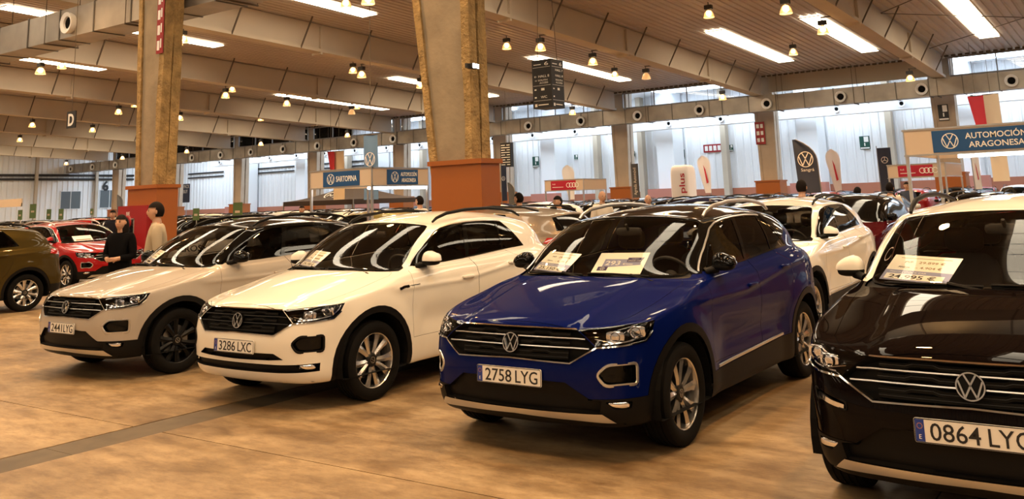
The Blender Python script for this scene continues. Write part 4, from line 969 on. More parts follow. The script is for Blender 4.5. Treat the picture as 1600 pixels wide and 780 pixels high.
# ---------------------------------------------------------------- the front row of cars
RZ=-PI/2
build_car('beige-grey crossover car with black roof, black wheels and plate 2441 LYG', (-9.559,6.019), RZ-.0106, 'standard','paint_grey','gloss_black','2441 LYG','black','black_plastic','gloss_black','gloss_black')
build_car('white crossover car with white roof, black rails and plate 3286 LXC', (-6.658,5.954), RZ+.012, 'sport','paint_white','paint_white','3286 LXC','silver','black_plastic','paint_white','satin_silver',False,slat='rim_dark')
build_car('dark blue crossover car with black roof, silver rails and plate 2758 LYG', (-3.676,5.862), RZ+.0025, 'standard','paint_blue','gloss_black','2758 LYG','silver','satin_silver','gloss_black')
build_car('black crossover car with white roof and white mirrors, plate 0864 LYG', (-.837,5.581), RZ-.004, 'base','paint_black','paint_white','0864 LYG','silver','black_plastic','paint_white')
# ---------------------------------------------------------------- price cards leaning inside the windscreens
def car_point(loc, rz, q): M=Matrix.Translation((loc[0],loc[1],0))@Matrix.Rotation(rz,4,'Z'); return M@Vector(q)
CARS={'grey':((-9.559,6.019),RZ-.0106),'white':((-6.658,5.954),RZ+.012),'blue':((-3.676,5.862),RZ+.0025),'black':((-.837,5.581),RZ-.004)}
def card(key, label, corners, kind, lines):
    """corners in the car frame: bottom left, bottom right, top left as seen from outside the glass"""
    loc,rz=CARS[key]; bl,br,tl=[car_point(loc,rz,q) for q in corners]
    w=(br-bl).length; h=(tl-bl).length; M=frame(bl,br-bl,tl-bl)
    mb=MB(); mb.box((0,0,-.0015),(w,h,0)); c=mb.obj('price_card','paper'); c.matrix_world=M; tag(c,label,'price card')
    def B(nm,a,b,mat,z=.0006): m_=MB(); m_.box((a[0]*w,a[1]*h,0),(b[0]*w,b[1]*h,z)); return m_.obj(nm,mat,c)
    def T(s,x,y,hh,ww,mat,bold=.0): text('print',s,hh*h,mat,c,Matrix.Translation((x*w,y*h,.0007)),w=ww*w,depth=.0003,bold=bold)
    if kind=='price':
        B('print',(.0,.0),(1,.40),'paper_blue'); B('print',(.05,.05),(.92,.26),'paper',.0008)
        T('PRECIO STOCK CAR',.36,.30,.055,.55,'sign_white'); (T(lines[2],.46,.085,.135,.70,'ink',.02) if lines[2] else B('print',(.14,.09),(.76,.20),'ink',.001))
        T('PVP',.28,.70,.065,.12,'ink',.01); (T(lines[0],.62,.69,.085,.38,'ink_grey',.01) if lines[0] else B('print',(.44,.70),(.80,.76),'ink_grey')); T('Ahorro',.25,.50,.06,.18,'ink',.01); (T(lines[1],.62,.49,.085,.38,'ink_grey',.01) if lines[1] else B('print',(.44,.50),(.80,.56),'ink_grey'))
        B('print',(.12,.88),(.88,.895),'ink_grey')
    else:
        m_=MB(); m_.prism([(.16*w,.30*h),(.92*w,.42*h),(.88*w,.68*h),(.16*w,.70*h)],lambda a,b,t:(a,b,t),0,.0006); m_.obj('print','paper_blue',c)
        m_=MB(); m_.prism([(.62*w,.55*h),(.90*w,.55*h),(.94*w,.76*h),(.62*w,.76*h)],lambda a,b,t:(a,b,t),0,.0008); m_.obj('print','paper_navy',c)
        B('print',(.09,.16),(.29,.34),'paper_navy',.0008); T('293',.35,.41,.20,.30,'sign_white',.015); T('€/mes',.66,.42,.085,.2,'sign_white',.01); T('NUEVO',.77,.68,.04,.14,'sign_white'); T('STOCK CAR',.77,.585,.055,.26,'sign_white',.01)
        l_=round_logo(.07*h,.0003,.13); m_=MB(); m_.add([(x+.19*w,y+.25*h,z+.0009) for x,y,z in l_.v],l_.f); m_.obj('print','sign_white',c)
    return c
O=.030
def inside(q): return (q[0]-.043, q[1], q[2]+.004)
PC=[inside(q) for q in ((-.500,-.690,1.084),(-.292,-.262,1.074),(-.672,-.640,1.222))]
card('grey','price card behind the windscreen of the beige-grey car',PC,'price',(None,None,None))
card('white','price card behind the windscreen of the white front-row car',PC,'price',(None,None,'24.190 €'))
card('blue','price card reading 25.150 behind the windscreen of the blue car',PC,'price',('29.499 €','- 4.349 €','25.150 €'))
card('black','price card reading 24.995 behind the windscreen of the black car',PC,'price',('29.899 €','- 4.904 €','24.995 €'))
card('blue','monthly offer card reading 293 behind the windscreen of the blue car',[inside(q) for q in ((-.278,-.012,1.074),(-.322,.400,1.076),(-.520,-.060,1.216))],'offer',None)
# ---------------------------------------------------------------- the cars behind
build_car('white crossover parked nose to tail behind the blue car',(-4.32,10.85),RZ,'standard','paint_white','paint_white',None,'silver','black_plastic','paint_white')
build_car('red crossover car with a price card, behind the woman in black',(-21.4,12.55),0.,'standard','paint_red','paint_red',None,'silver','satin_silver','paint_red')
build_car('olive green car whose silver rear wheel shows beside the beige-grey car',(-18.05,6.05),RZ,'sport','paint_olive','paint_olive',None,'silver','black_plastic')
FM=far_mesh()
far_car(FM,(-10.8,12.55),PI,'paint_taupe','paint_taupe','taupe car seen over the roof of the white front-row car','cars in the rows behind')
far_car(FM,(-16.9,12.5),PI,'paint_white','paint_white','cream-white car with its tail towards the orange column box','cars in the rows behind')
far_car(FM,(-4.9,16.6),RZ,'paint_maroon','gloss_black','dark red car with black roof behind the second white crossover','cars in the rows behind')
far_car(FM,(-19.6,18.6),PI,'paint_gold','paint_gold','gold-olive car beside the column with the hose cabinet','cars in the rows behind')
OBST=[(-12.1,13.5,-10.2,14.7),(-23.1,13.4,-20.9,14.7),(-.5,13.5,1.5,14.7)]+[(-11.5-10.68*i,56.4,-8.6-10.68*i,58.3) for i in range(9)]
# ---------------------------------------------------------------- exhibition stands
def sign_board(parent, M, w, h, mat, logo, lines, lm='sign_white'):
    mb=MB(); mb.box((0,0,0),(w,h,.012)); b_=mb.obj('sign_panel',mat,parent); b_.matrix_local=M
    if logo=='round':
        l_=round_logo(h*.36,.004,.11); o_=l_.obj('logo',lm,b_); o_.location=(h*.75 if w>h*3 else w*.2,h*.5,.012); x0=h*1.2 if w>h*3 else w*.36
        if len(lines)==1: text('lettering',lines[0],h*.36,lm,b_,Matrix.Translation(((x0+w-.06)/2,h*.32,.012)),w=(w-x0)*.86,depth=.003,bold=.012)
        else:
            text('lettering',lines[0],h*.26,lm,b_,Matrix.Translation(((x0+w)/2,h*.56,.012)),w=(w-x0)*.86,depth=.003,bold=.012); text('lettering',lines[1],h*.26,lm,b_,Matrix.Translation(((x0+w)/2,h*.16,.012)),w=(w-x0)*.78,depth=.003,bold=.012)
    if logo=='rings':
        mb=MB()
        for i in range(4):
            q=MB(); ring_flat(q,h*.20,h*.27,.003,24); mb.add([(x+w*.70+i*h*.36,y+h*.5,z+.012+.0005*i) for x,y,z in q.v],q.f)
        mb.obj('logo',lm,b_); text('lettering',lines[0],h*.16,lm,b_,Matrix.Translation((w*.12,h*.58,.012)),w=w*.12,depth=.003); MB().box((w*.06,h*.28,.012),(w*.50,h*.34,.015)).obj('small_print',lm,b_)
    return b_
def stand(label, corner, wx, wy, zt, fas, front=None, side=None, tube=True, mat='stand_beige', tube_side=False):
    """corner = right front corner (max X, min Y); fascia along -X (front) and along +Y (right side)"""
    X,Y=corner; e=empty('exhibition_stand',(X,Y,0)); tag(e,label,'stand'); OBST.append((X-wx-.3,Y-.3,X+.3,Y+wy+.3))
    for (a,b) in ((0,0),(-wx,0),(0,wy),(-wx,wy)): MB().box((a-.025,b-.025,0),(a+.025,b+.025,zt)).obj('pole','satin_silver',e)
    for nm,a,b in (('fascia',(-wx,-.03,zt-fas),(0,.0,zt)),('fascia',(0,0,zt-fas),(.03,wy,zt)),('fascia',(-wx-.03,0,zt-fas),(-wx,wy,zt)),('fascia',(-wx,wy,zt-fas),(0,wy+.03,zt))): MB().box(a,b).obj(nm,mat,e)
    for z in (zt-fas-.02,zt): MB().box((-wx-.04,-.045,z),(.045,-.0,z+.03)).obj('rail','satin_silver',e); MB().box((.0,-.04,z),(.045,wy,z+.03)).obj('rail','satin_silver',e)
    if front: sign_board(e,frame(Vector((-wx+front[0],-.031,zt-fas*.94)),Vector((1,0,0)),Vector((0,0,1))),front[1],fas*.88,*front[2:])
    if side: sign_board(e,frame(Vector((.031,side[0],zt-fas*.94)),Vector((0,1,0)),Vector((0,0,1))),side[1],fas*.88,*side[2:])
    if tube: mb=MB(); mb.tube([(-wx+tube[0],.12,zt-fas-.05),(-wx+tube[1],.12,zt-fas-.05)],.025,8); mb.obj('tube_light','tube',e)
    if tube_side: mb=MB(); mb.tube([(-.12,tube_side[0],zt-fas-.05),(-.12,tube_side[1],zt-fas-.05)],.03,8); mb.obj('tube_light','tube',e)
    return e
c0=atD(1413,206,15.)
stand('beige dealer stand with blue sign reading AUTOMOCIÓN ARAGONESA behind the black car',(c0[0]+4.,c0[1]),4.,2.6,c0[2],.40,(.42,1.44,'sign_blue','round',('AUTOMOCIÓN','ARAGONESA')),None,(.75,3.2))
c1=atD(581,263,20.8); c2=atY(487,270,c1[1]); c3=atX(667,264,c1[0])
stand('beige dealer stand with signs SARTOPINA and AUTOMOCIÓN ARAGONESA beside the orange column box',(c1[0],c1[1]),c1[0]-c2[0],c3[1]-c1[1],c1[2],.40,((c1[0]-c2[0])*.22,(c1[0]-c2[0])*.60,'sign_blue','round',('SARTOPINA',)),((c3[1]-c1[1])*.24,(c3[1]-c1[1])*.56,'sign_blue','round',('AUTOMOCIÓN','ARAGONESA')),False,tube_side=(.0,2.))
ca=atY(911,280,33.); cb=atY(852,283,33.); cc=atX(946,279.5,ca[0])
stand('pale dealer stand with a red four-ring sign in the middle of the hall',(ca[0],ca[1]),ca[0]-cb[0],cc[1]-ca[1],ca[2],.44,((ca[0]-cb[0])*.16,(ca[0]-cb[0])*.66,'sign_red','rings',('Audi','AUTOMOCION ARAGONESA')),None,False)
cd=atY(1475,255,33.); ce=atY(1387,258,33.)
stand('pale dealer stand with a dark red four-ring sign beyond the blue-signed stand',(cd[0],cd[1]),cd[0]-ce[0],3.,cd[2],.42,((cd[0]-ce[0])*.18,(cd[0]-ce[0])*.62,'sign_red','rings',('Audi','AUTOMOCION ARAGONESA')),None,False)
# ---------------------------------------------------------------- flags, banners, tent
def cloth(mb, outline, wave=.06, n=10, m=0, th=.006):
    """outline: list of (left x, right x, z) rows from bottom to top, gently folded"""
    v=[]; f=[]
    for (a,b,z) in outline:
        for i in range(n+1):
            t=i/n; v.append((a+(b-a)*t, wave*math.sin(t*7+z*1.3)*.5, z))
    r=len(outline); q=len(v)
    for j in range(r-1):
        for i in range(n): k=j*(n+1)+i; f.append((k,k+1,k+n+2,k+n+1))
    mb.add(v,f,m); mb.add([(x,y+th,z) for x,y,z in v],[g_[::-1] for g_ in f],m)
def flag(label, px, top, bot, Y, mat, shape='feather', txt=None, logo=None, lm='flag_white', tmat=None, accent=None):
    """px = (left, right) pixels of the flag; top/bot pixel rows; stands on the floor at depth Y"""
    a=atY((px[0]+px[1])/2,top,Y); w=abs(atY(px[1],top,Y)[0]-atY(px[0],top,Y)[0]); z1=a[2]; z0=max(.35,atY((px[0]+px[1])/2,bot,Y)[2]) if bot else .5
    e=empty('banner_flag',(a[0],Y,0)); tag(e,label,'flag'); OBST.append((a[0]-.8,Y-.4,a[0]+.8,Y+.4))
    mb=MB()
    if shape=='feather':
        rows=[]
        for i in range(14):
            t=i/13; z=z0+(z1-z0)*t; right=w/2-(.0 if t<.55 else w*.9*((t-.55)/.45)**2.6); rows.append((-w/2-.10*w*t,right-.08*w*t,z))
        cloth(mb,rows); pole=[(w/2+.02,0,0)]+[(r_[1]+.01,0,r_[2]) for r_ in rows]
    elif shape=='drop':
        rows=[]
        for i in range(14):
            t=i/13; z=z0+(z1-z0)*t; hw=w/2*(.45+.55*min(1,t*1.4))*(1 if t<.78 else math.sqrt(max(.02,1-((t-.78)/.22)**2))); rows.append((-hw-.25*w*(t-.5),hw-.25*w*(t-.5),z))
        cloth(mb,rows,.03); pole=[(0,0,0),(rows[0][1],0,z0)]
    else:
        rows=[(-w/2,w/2,z0+(z1-z0)*i/8) for i in range(9)]; cloth(mb,rows,.05); pole=[(-w/2-.02,0,0),(-w/2-.02,0,z1+.1)]
    fl_=mb.obj('cloth',mat,e,60,fix=False)
    mb=MB(); mb.tube(pole,.02,6); mb.obj('pole','grey_metal',e); mb=MB(); mb.box((-.4,-.3,0),(.4,.3,.05)); mb.obj('foot','grey_metal',e)
    H=z1-z0
    if logo=='round': l_=round_logo(w*.36,.004,.12); o_=l_.obj('logo',lm,fl_); o_.matrix_local=frame(Vector((-.06*w,-.055,z0+H*.62)),Vector((1,0,0)),Vector((0,0,1)))
    if logo=='star':
        mb=MB(); ring_flat(mb,w*.22,w*.26,.004)
        for k in range(3): aa=PI/2+k*2*PI/3; stroke(mb,[(0,0),(w*.23*math.cos(aa),w*.23*math.sin(aa))],w*.04,.004)
        mb.obj('logo',lm,fl_).matrix_local=frame(Vector((0,-.055,z0+H*.72)),Vector((1,0,0)),Vector((0,0,1)))
    if txt:
        if txt[1]=='v': text('lettering',txt[0],w*.42,tmat or lm,fl_,frame(Vector((w*.18,-.055,z0+H*.48)),Vector((0,0,1)),Vector((-1,0,0))),w=H*.8,depth=.003)
        else: text('lettering',txt[0],w*.14,tmat or lm,fl_,frame(Vector((0,-.055,z0+H*.40)),Vector((1,0,0)),Vector((0,0,1))),w=w*.6,depth=.003)
    if accent: mb=MB(); mb.prism([(-w*.1,z0+H*.75),(w*.05,z0+H*.62),(w*.22,z0+H*.28),(w*.08,z0+H*.25)],lambda a_,b_,t:(a_,t,b_),-.05,-.045); mb.obj('printed_stripe',accent,fl_)
    return e
flag('dark blue feather flag with white round logo between the parked cars',(1241,1275),217,302,38.,'flag_navy','feather',('Sangrá','h'),'round')
flag('narrow dark blue banner with a three-pointed star near the far wall',(1370,1391),231,300,44.,'flag_navy','board',None,'star')
flag('white drop flag with a pink stripe behind the dark blue feather flag',(1290,1312),233,300,46.,'flag_white','drop',None,None,accent='flag_red')
flag('white drop flag with a pink stripe right of the white pump-shaped pillar',(1090,1110),243,302,49.,'flag_white','drop',None,None,accent='flag_red')
flag('white drop flag rising behind the red four-ring stand',(879,898),258,312,50.,'flag_white','drop')
flag('black upright banner reading Agreda Automóvil before the far columns',(986,997),256,309,42.,'flag_grey','board',('Agreda Automóvil','v'))
flag('small grey feather flag beside the far dark blue banner',(794,804),285,320,40.,'flag_grey','feather')
flag('far dark blue banner with round logo beside the orange column box',(783,791),258,314,46.,'flag_navy','board',None,'round')
flag('white drop flag with red lettering behind the dealer stand',(1517,1528),240,296,50.,'flag_white','board',None,None,accent='sign_red')
flag('black feather flag by the left end wall',(184,193),304,332,52.,'flag_grey','feather')
def hanging(label, px, rows_px, Y, mat, logo=None, taper=0):
    t_=atY(sum(px)/2,rows_px[0],Y); b_=atY(sum(px)/2,rows_px[1],Y); w=abs(atY(px[1],rows_px[0],Y)[0]-atY(px[0],rows_px[0],Y)[0])
    e=empty('hanging_banner',(t_[0],Y,b_[2])); tag(e,label,'banner'); H=t_[2]-b_[2]; mb=MB(); cloth(mb,[(-w/2+taper*w*(1-i/6),w/2,H*i/6) for i in range(7)],.04); c_=mb.obj('cloth',mat,e,60,fix=False)
    mb=MB(); mb.tube([(-w/2,0,H),(w/2,0,H)],.02,6); mb.tube([(0,0,H),(0,0,z_roof(min(Y,56))-b_[2]+.06)],.012,5); mb.obj('hanger','beam_dark',e)
    if logo: l_=round_logo(w*.36,.004,.12); l_.obj('logo','flag_white',c_).matrix_local=frame(Vector((0,-.05,H*.62)),Vector((1,0,0)),Vector((0,0,1)))
    return e
hanging('light blue hanging banner with white round logo above the dealer stand',(568,590),(211,312),27.,'flag_blue',True)
hanging('narrow red hanging flag left of the light blue banner',(511,522),(237,268),40.3,'flag_red',None,.5); hanging('cream hanging flag left of the light blue banner',(521,538),(236,312),40.5,'flag_cream')
hanging('tapered red hanging flag above the beige dealer stand',(1511,1536),(150,240),53.,'flag_red',None,.6); hanging('cream hanging flag above the beige dealer stand',(1534,1560),(147,284),53.2,'flag_cream')
# pump-shaped inflatable pillar
a=atY(1066,258,47.); w=abs(atY(1081,258,47.)[0]-atY(1052,258,47.)[0]); e=empty('inflatable_pillar',(a[0],47.,0)); tag(e,'white rounded inflatable pillar reading plus before the far wall','pillar'); OBST.append((a[0]-.8,46.2,a[0]+.8,47.8))
mb=MB(); v,f=superblob((0,0,a[2]/2),(w/2,w/2,a[2]/2),.28,24,14); mb.add(v,f); mb.obj('body','flag_white',e,60)
text('lettering','plus',.34,'sign_red',e,frame(Vector((w*.3,-w/2-.012,a[2]*.70)),Vector((0,0,1)),Vector((-1,0,0))),w=a[2]*.32,depth=.004,bold=.01)
mb=MB(); mb.tube([(w*.35,-w/2-.03,.4),(w*.42,-w/2-.03,a[2]*.2),(w*.38,-w/2-.03,a[2]*.36)],.06,8); mb.obj('printed_mark','sign_red',e,60)
# gazebo tent
a=atY(486,291,42.); l_=atY(443,316,42.); r_=atY(552,312,42.); hw=(r_[0]-l_[0])/2; ze=l_[2]; zp=atY(486,291,42.+hw)[2]; cx=(l_[0]+r_[0])/2
e=empty('gazebo_tent',(cx,42.+hw,0)); tag(e,'black pop-up gazebo tent with an oval white logo left of the stand','tent'); OBST.append((cx-hw-.2,41.8,cx+hw+.2,42.2+2*hw))
mb=MB(); n=8; v=[]; f=[]
for k in range(4):
    A=[(-hw,-hw),(hw,-hw),(hw,hw),(-hw,hw)]; p,q=A[k],A[(k+1)%4]; o_=len(v)
    for j in range(n+1):
        t=j/n; s_=1-t; z=ze+(zp-ze)*(t**1.5)
        v+= [(p[0]*s_,p[1]*s_,z),(q[0]*s_,q[1]*s_,z)]
    f+= [(o_+2*j,o_+2*j+1,o_+2*j+3,o_+2*j+2) for j in range(n)]
mb.add(v,f); cp=mb.obj('canopy','tent_cloth',e,60)
for k in range(4): p,q=A[k],A[(k+1)%4]; MB().add([(p[0],p[1],ze-.3),(q[0],q[1],ze-.3),(q[0],q[1],ze),(p[0],p[1],ze)],[(0,1,2,3)]).obj('valance','tent_cloth',cp); MB().box((p[0]-.03,p[1]-.03,0),(p[0]+.03,p[1]+.03,ze)).obj('leg','grey_metal',e)
mb=MB(); ring_flat(mb,.30,.37,.01,30,sx=1.7); stroke(mb,[(-.35,-.1),(-.1,.12),(.05,-.1),(.35,.12)],.07,.01); lg=mb.obj('logo','sign_white',cp); lg.matrix_local=frame(Vector((0,-hw*.62-.06,ze+(zp-ze)*.30)),Vector((1,0,0)),Vector((0,.8,.6)))
# ---------------------------------------------------------------- hanging hall signs
D=21.; p=atD(837,131,D); q=atD(864,131,D); r2=atD(881,131,D); top=atD(854,93,D)[2]; bot=atD(854,170,D)[2]; H=top-bot; w1=.62; e=empty('direction_sign',(p[0],p[1],bot)); tag(e,'black four-sided hanging direction sign listing halls beside the big column','sign')
x0=atY(832,131,p[1])[0]; x1=atY(862,131,p[1])[0]; w1=x1-x0; dz=abs(atX(881,131,x1)[1]-p[1]); e.location=(x0,p[1],bot)
MB().box((0,0,0),(w1,dz,H)).obj('sign_box','ink',e)
for M in (frame(Vector((0,-.003,0)),Vector((1,0,0)),Vector((0,0,1))),frame(Vector((w1+.003,0,0)),Vector((0,1,0)),Vector((0,0,1)))):
    W_=w1 if M.col[3][0]<.1 else dz; o_=empty('sign_face',(0,0,0),0,e); o_.matrix_local=M
    def T(s,x,y,h,w): text('lettering',s,h*H,'sign_white',o_,Matrix.Translation((x*W_,y*H,0)),w=w*W_,depth=.003)
    T('6',.76,.875,.075,.2); 0
    if W_==w1: T('← HALL 8',.50,.63,.05,.78); T('→ SOUTH',.46,.555,.035,.66); T('ACCESS',.60,.50,.035,.44); T('WC',.58,.20,.05,.32)
    else: T('HALL 7',.62,.755,.045,.6); T('HALL 8',.62,.64,.045,.6); T('SOUTH',.6,.555,.035,.55); T('ACCESS',.6,.50,.035,.55)
    mb=MB(); mb.box((.10*W_,.895*H,0),(.48*W_,.91*H,.002)); mb.box((.28*W_,.055*H,0),(.80*W_,.075*H,.002))
    for y in (.84,.46,.15): mb.box((.05*W_,y*H,0),(.95*W_,y*H+.006,.002))
    for y in (.37,.21): mb.box((.10*W_,y*H,0),(.20*W_,y*H+.03,.002))
    mb.box((.45*W_,.36*H,0),(.62*W_,.41*H,.002)); mb.box((.10*W_,.03*H,0),(.22*W_,.09*H,.002)); mb.obj('rule_lines','sign_white',o_)
for (ax,ay) in ((.1,.1),(w1-.1,dz-.1)): MB().bar((ax,ay,H),(w1/2,dz/2,z_roof(p[1])-bot),.012).obj('wire','beam_dark',e)
p=atY(111,187,13.2); s_=.47; e=empty('letter_sign',(p[0],13.2,p[2]-s_/2)); tag(e,'black square hanging sign with a white letter D','sign'); mb=MB(); mb.box((-s_*.48,0,0),(s_*.48,.03,s_)); mb.obj('sign_panel','ink',e)
text('lettering','D',s_*.68,'sign_white',e,frame(Vector((0,-.001,s_*.16)),Vector((1,0,0)),Vector((0,0,1))),w=s_*.62,depth=.004,bold=.03); MB().bar((0,.015,s_),(0,.015,z_roof(13.2)-p[2]+s_/2),.012).obj('wire','beam_dark',e)
# second far directory board
p=atY(790,242,48.); w=atY(798,242,48.)[0]-atY(782,242,48.)[0]; h=atY(790,224,48.)[2]-atY(790,262,48.)[2]; e=empty('direction_sign',(p[0],48.,p[2]-h/2)); tag(e,'far hanging black directory sign beside the orange column box','sign'); MB().box((-w/2,0,0),(w/2,.3,h)).obj('sign_panel','ink',e)
for i in range(9): MB().box((-w*.42,-.01,h*(.08+.1*i)),(-w*.05+w*.2*(i%2),0,h*(.11+.1*i))).obj('rule_lines','sign_white',e); MB().box((w*.12,-.01,h*(.08+.1*i)),(w*.42,0,h*(.11+.1*i))).obj('rule_lines','sign_white',e)
MB().bar((0,.15,h),(0,.15,z_roof(48)-p[2]+h/2),.015).obj('wire','beam_dark',e)
# exit signs on the far wall and a red one
def exit_sign(px, py, w, label, mat='green_sign', Y=69.87, h=1.35):
    p=atY(px,py,Y); e=empty('exit_sign',(p[0],Y,p[2])); tag(e,label,'sign'); h*=w; MB().box((-w/2,0,-h/2),(w/2,.03,h/2)).obj('sign_panel',mat,e)
    mb=MB(); mb.box((-w*.05,-.01,h*.05),(w*.4,0,h*.45)); stroke(mb,[(-w*.3,h*.1),(-w*.18,h*.25),(-w*.3,h*.4)],w*.08,.01); mb.v=[(x,y-.01 if abs(y)<.02 else y,z) for x,y,z in mb.v]; mb.obj('pictogram','sign_white',e)
    MB().box((-w*.45,-.012,-h*.45),(w*.45,0,-h*.36)).obj('caption','sign_white',e); MB().box((-w*.06,-.012,-h*.25),(w*.06,0,-h*.02)).obj('arrow','sign_white',e); return e
exit_sign(837,253,.72,'green exit sign on the far wall left of the red four-ring stand'); exit_sign(1351,223,.72,'green exit sign on the far wall above the star banner'); exit_sign(1065,241,.55,'green exit sign beside the white pier near the inflatable pillar'); exit_sign(1142,231,.36,'small green exit sign right of the red fire sign'); exit_sign(900,246,.36,'small green exit sign right of a white pier'); exit_sign(989,241,.36,'small green exit sign above the black upright banner')
exit_sign(1474,176,.55,'black exit sign fixed to the brown column above the stand','ink',56.96,1.7)
p=atY(1113,231.5,69.7); e=MB().box((-.85,0,-.32),(.85,.04,.32)).obj('fire_sign','fire_red'); e.location=(p[0],69.86,p[2]); tag(e,'wide red fire equipment sign on the far wall','sign'); [MB().box((-.72+.37*i,-.01,-.2),(-.46+.37*i,0,.2)).obj('pictogram','sign_white',e) for i in range(4)]
p=atY(1187,205,56.9); e=MB().box((-.32,0,-.85),(.32,.04,.6)).obj('fire_sign','fire_red'); e.location=(p[0],56.93,p[2]); tag(e,'tall red fire equipment sign on the brown column','sign')
for i in range(3): MB().box((-.22,-.01,-.7+i*.45),(-.04,0,-.45+i*.45)).obj('pictogram','sign_white',e); MB().box((.05,-.01,-.7+i*.45),(.22,0,-.45+i*.45)).obj('pictogram','sign_white',e)
p=atY(251,35,13.84); e=MB().box((-.15,0,-.85),(.15,.02,.85)).obj('fire_sign','fire_red'); e.location=(p[0],13.83,p[2]); tag(e,'tall dark red sign strip high on the column with the hose cabinet','sign')
for i in range(4): MB().box((-.11,-.006,-.76+i*.42),(.0,0,-.5+i*.42)).obj('pictogram','sign_white',e); MB().box((.03,-.006,-.7+i*.42),(.08,0,-.45+i*.42)).obj('lettering','sign_white',e)
p=atY(291,302,60.); e=MB().box((-.6,0,-1.),(.6,.03,1.)).obj('poster_board','flag_navy'); e.location=(p[0],60.,p[2]); tag(e,'dark blue board reading PACK BUY right of the hose cabinet column','sign'); text('lettering','PACK\nBUY',.9,'sign_white',e,frame(Vector((0,-.002,.0)),Vector((1,0,0)),Vector((0,0,1))),w=1.,depth=.004)
MB().box((-.03,.03,-p[2]),(.03,.08,0)).obj('post','grey_metal',e)
p=atX(165,289,XL+.15); e=empty('gate_number',(XL+.16,p[1],p[2]-.66)); tag(e,'black gate number 6 on the left end wall','sign'); text('lettering','6',1.1,'ink',e,frame(Vector((0,0,0)),Vector((0,1,0)),Vector((0,0,1))),depth=.02,bold=.03)
# green display cards on roof stands and beige boards at the left
for i,(px,py,hh) in enumerate(((51,330,.62),(31,336,.45),(76,335,.45),(95,335,.45),(143,331,.25),(306,335,.45),(371,330,.6),(270,333,.45))):
    Y=20.6+.4*(i%3); p=atY(px,py,Y); OBST.append((p[0]-.3,Y-.2,p[0]+.3,Y+.2)); e=empty('display_card',(p[0],Y,0)); tag(e,'green display card on a post among the cars by the left end wall' if i<5 else 'green display card on a post behind the gold car','display card','green display cards')
    MB().box((-hh*.42,0,p[2]-hh/2),(hh*.42,.02,p[2]+hh/2)).obj('card','green_card',e); MB().box((-.015,.02,0),(.015,.05,p[2])).obj('post','grey_metal',e); MB().box((-hh*.22,-.004,p[2]-.06),(hh*.22,0,p[2]+.02)).obj('printed_mark','stand_beige',e)
p=atY(20,318,26.); e=empty('counter_board',(p[0],26.,0)); tag(e,'plain beige fascia board of a stand by the left end wall','board'); MB().box((-1.6,0,p[2]-.2),(1.0,.05,p[2]+.25)).obj('fascia','stand_beige',e)
for x in (-1.58,.98): MB().box((x-.02,0,0),(x+.02,.04,p[2])).obj('post','white_metal',e)
# hose cabinet, column work light
e=empty('hose_cabinet',(-22.55,13.63,0)); p=atY(202,322,13.63); z1=p[2]; tag(e,'red fire hose cabinet with a glass door on the orange column box','cabinet'); MB().box((0,0,.55),(1.32,.17,z1)).obj('body','fire_red',e)
d_=MB(); 
for a,b in (((.18,-.01,1.15),(.78,.0,1.18)),((.18,-.01,z1-.35),(.78,0,z1-.32)),((.18,-.01,1.15),(.21,0,z1-.32)),((.75,-.01,1.15),(.78,0,z1-.32))): d_.box(a,b)
d_.obj('door_frame','duct_metal',e); MB().box((.21,-.004,1.18),(.75,0,z1-.35)).obj('pane','gloss_black',e); text('lettering','BIE',.09,'sign_white',e,frame(Vector((.48,-.002,z1-.24)),Vector((1,0,0)),Vector((0,0,1))),depth=.002)
mb=MB(); mb.lathe([(.03,-.03),(.14,-.03),(.17,.0)],20,(.48,0,1.5),'y'); mb.obj('hose_reel','fire_red',e,40); MB().box((.02,-.006,z1-.55),(.12,0,z1-.42)).obj('notice','sign_white',e)
p=atX(737,104,-10.67); e=empty('work_light',(-10.67,p[1],p[2])); tag(e,'small bright white floodlight fixed to the big column','lamp'); MB().box((-.02,-.10,-.05),(.10,.10,.05)).obj('housing','lamp_dark',e); MB().box((.10,-.09,-.04),(.105,.09,.04)).obj('led_panel','spot_white',e)
for z in (-.02,): 
    mb=MB(); mb.box((-.01,-.20,-.045),(.04,-.10,.045)); mb.obj('bracket','lamp_dark',e)
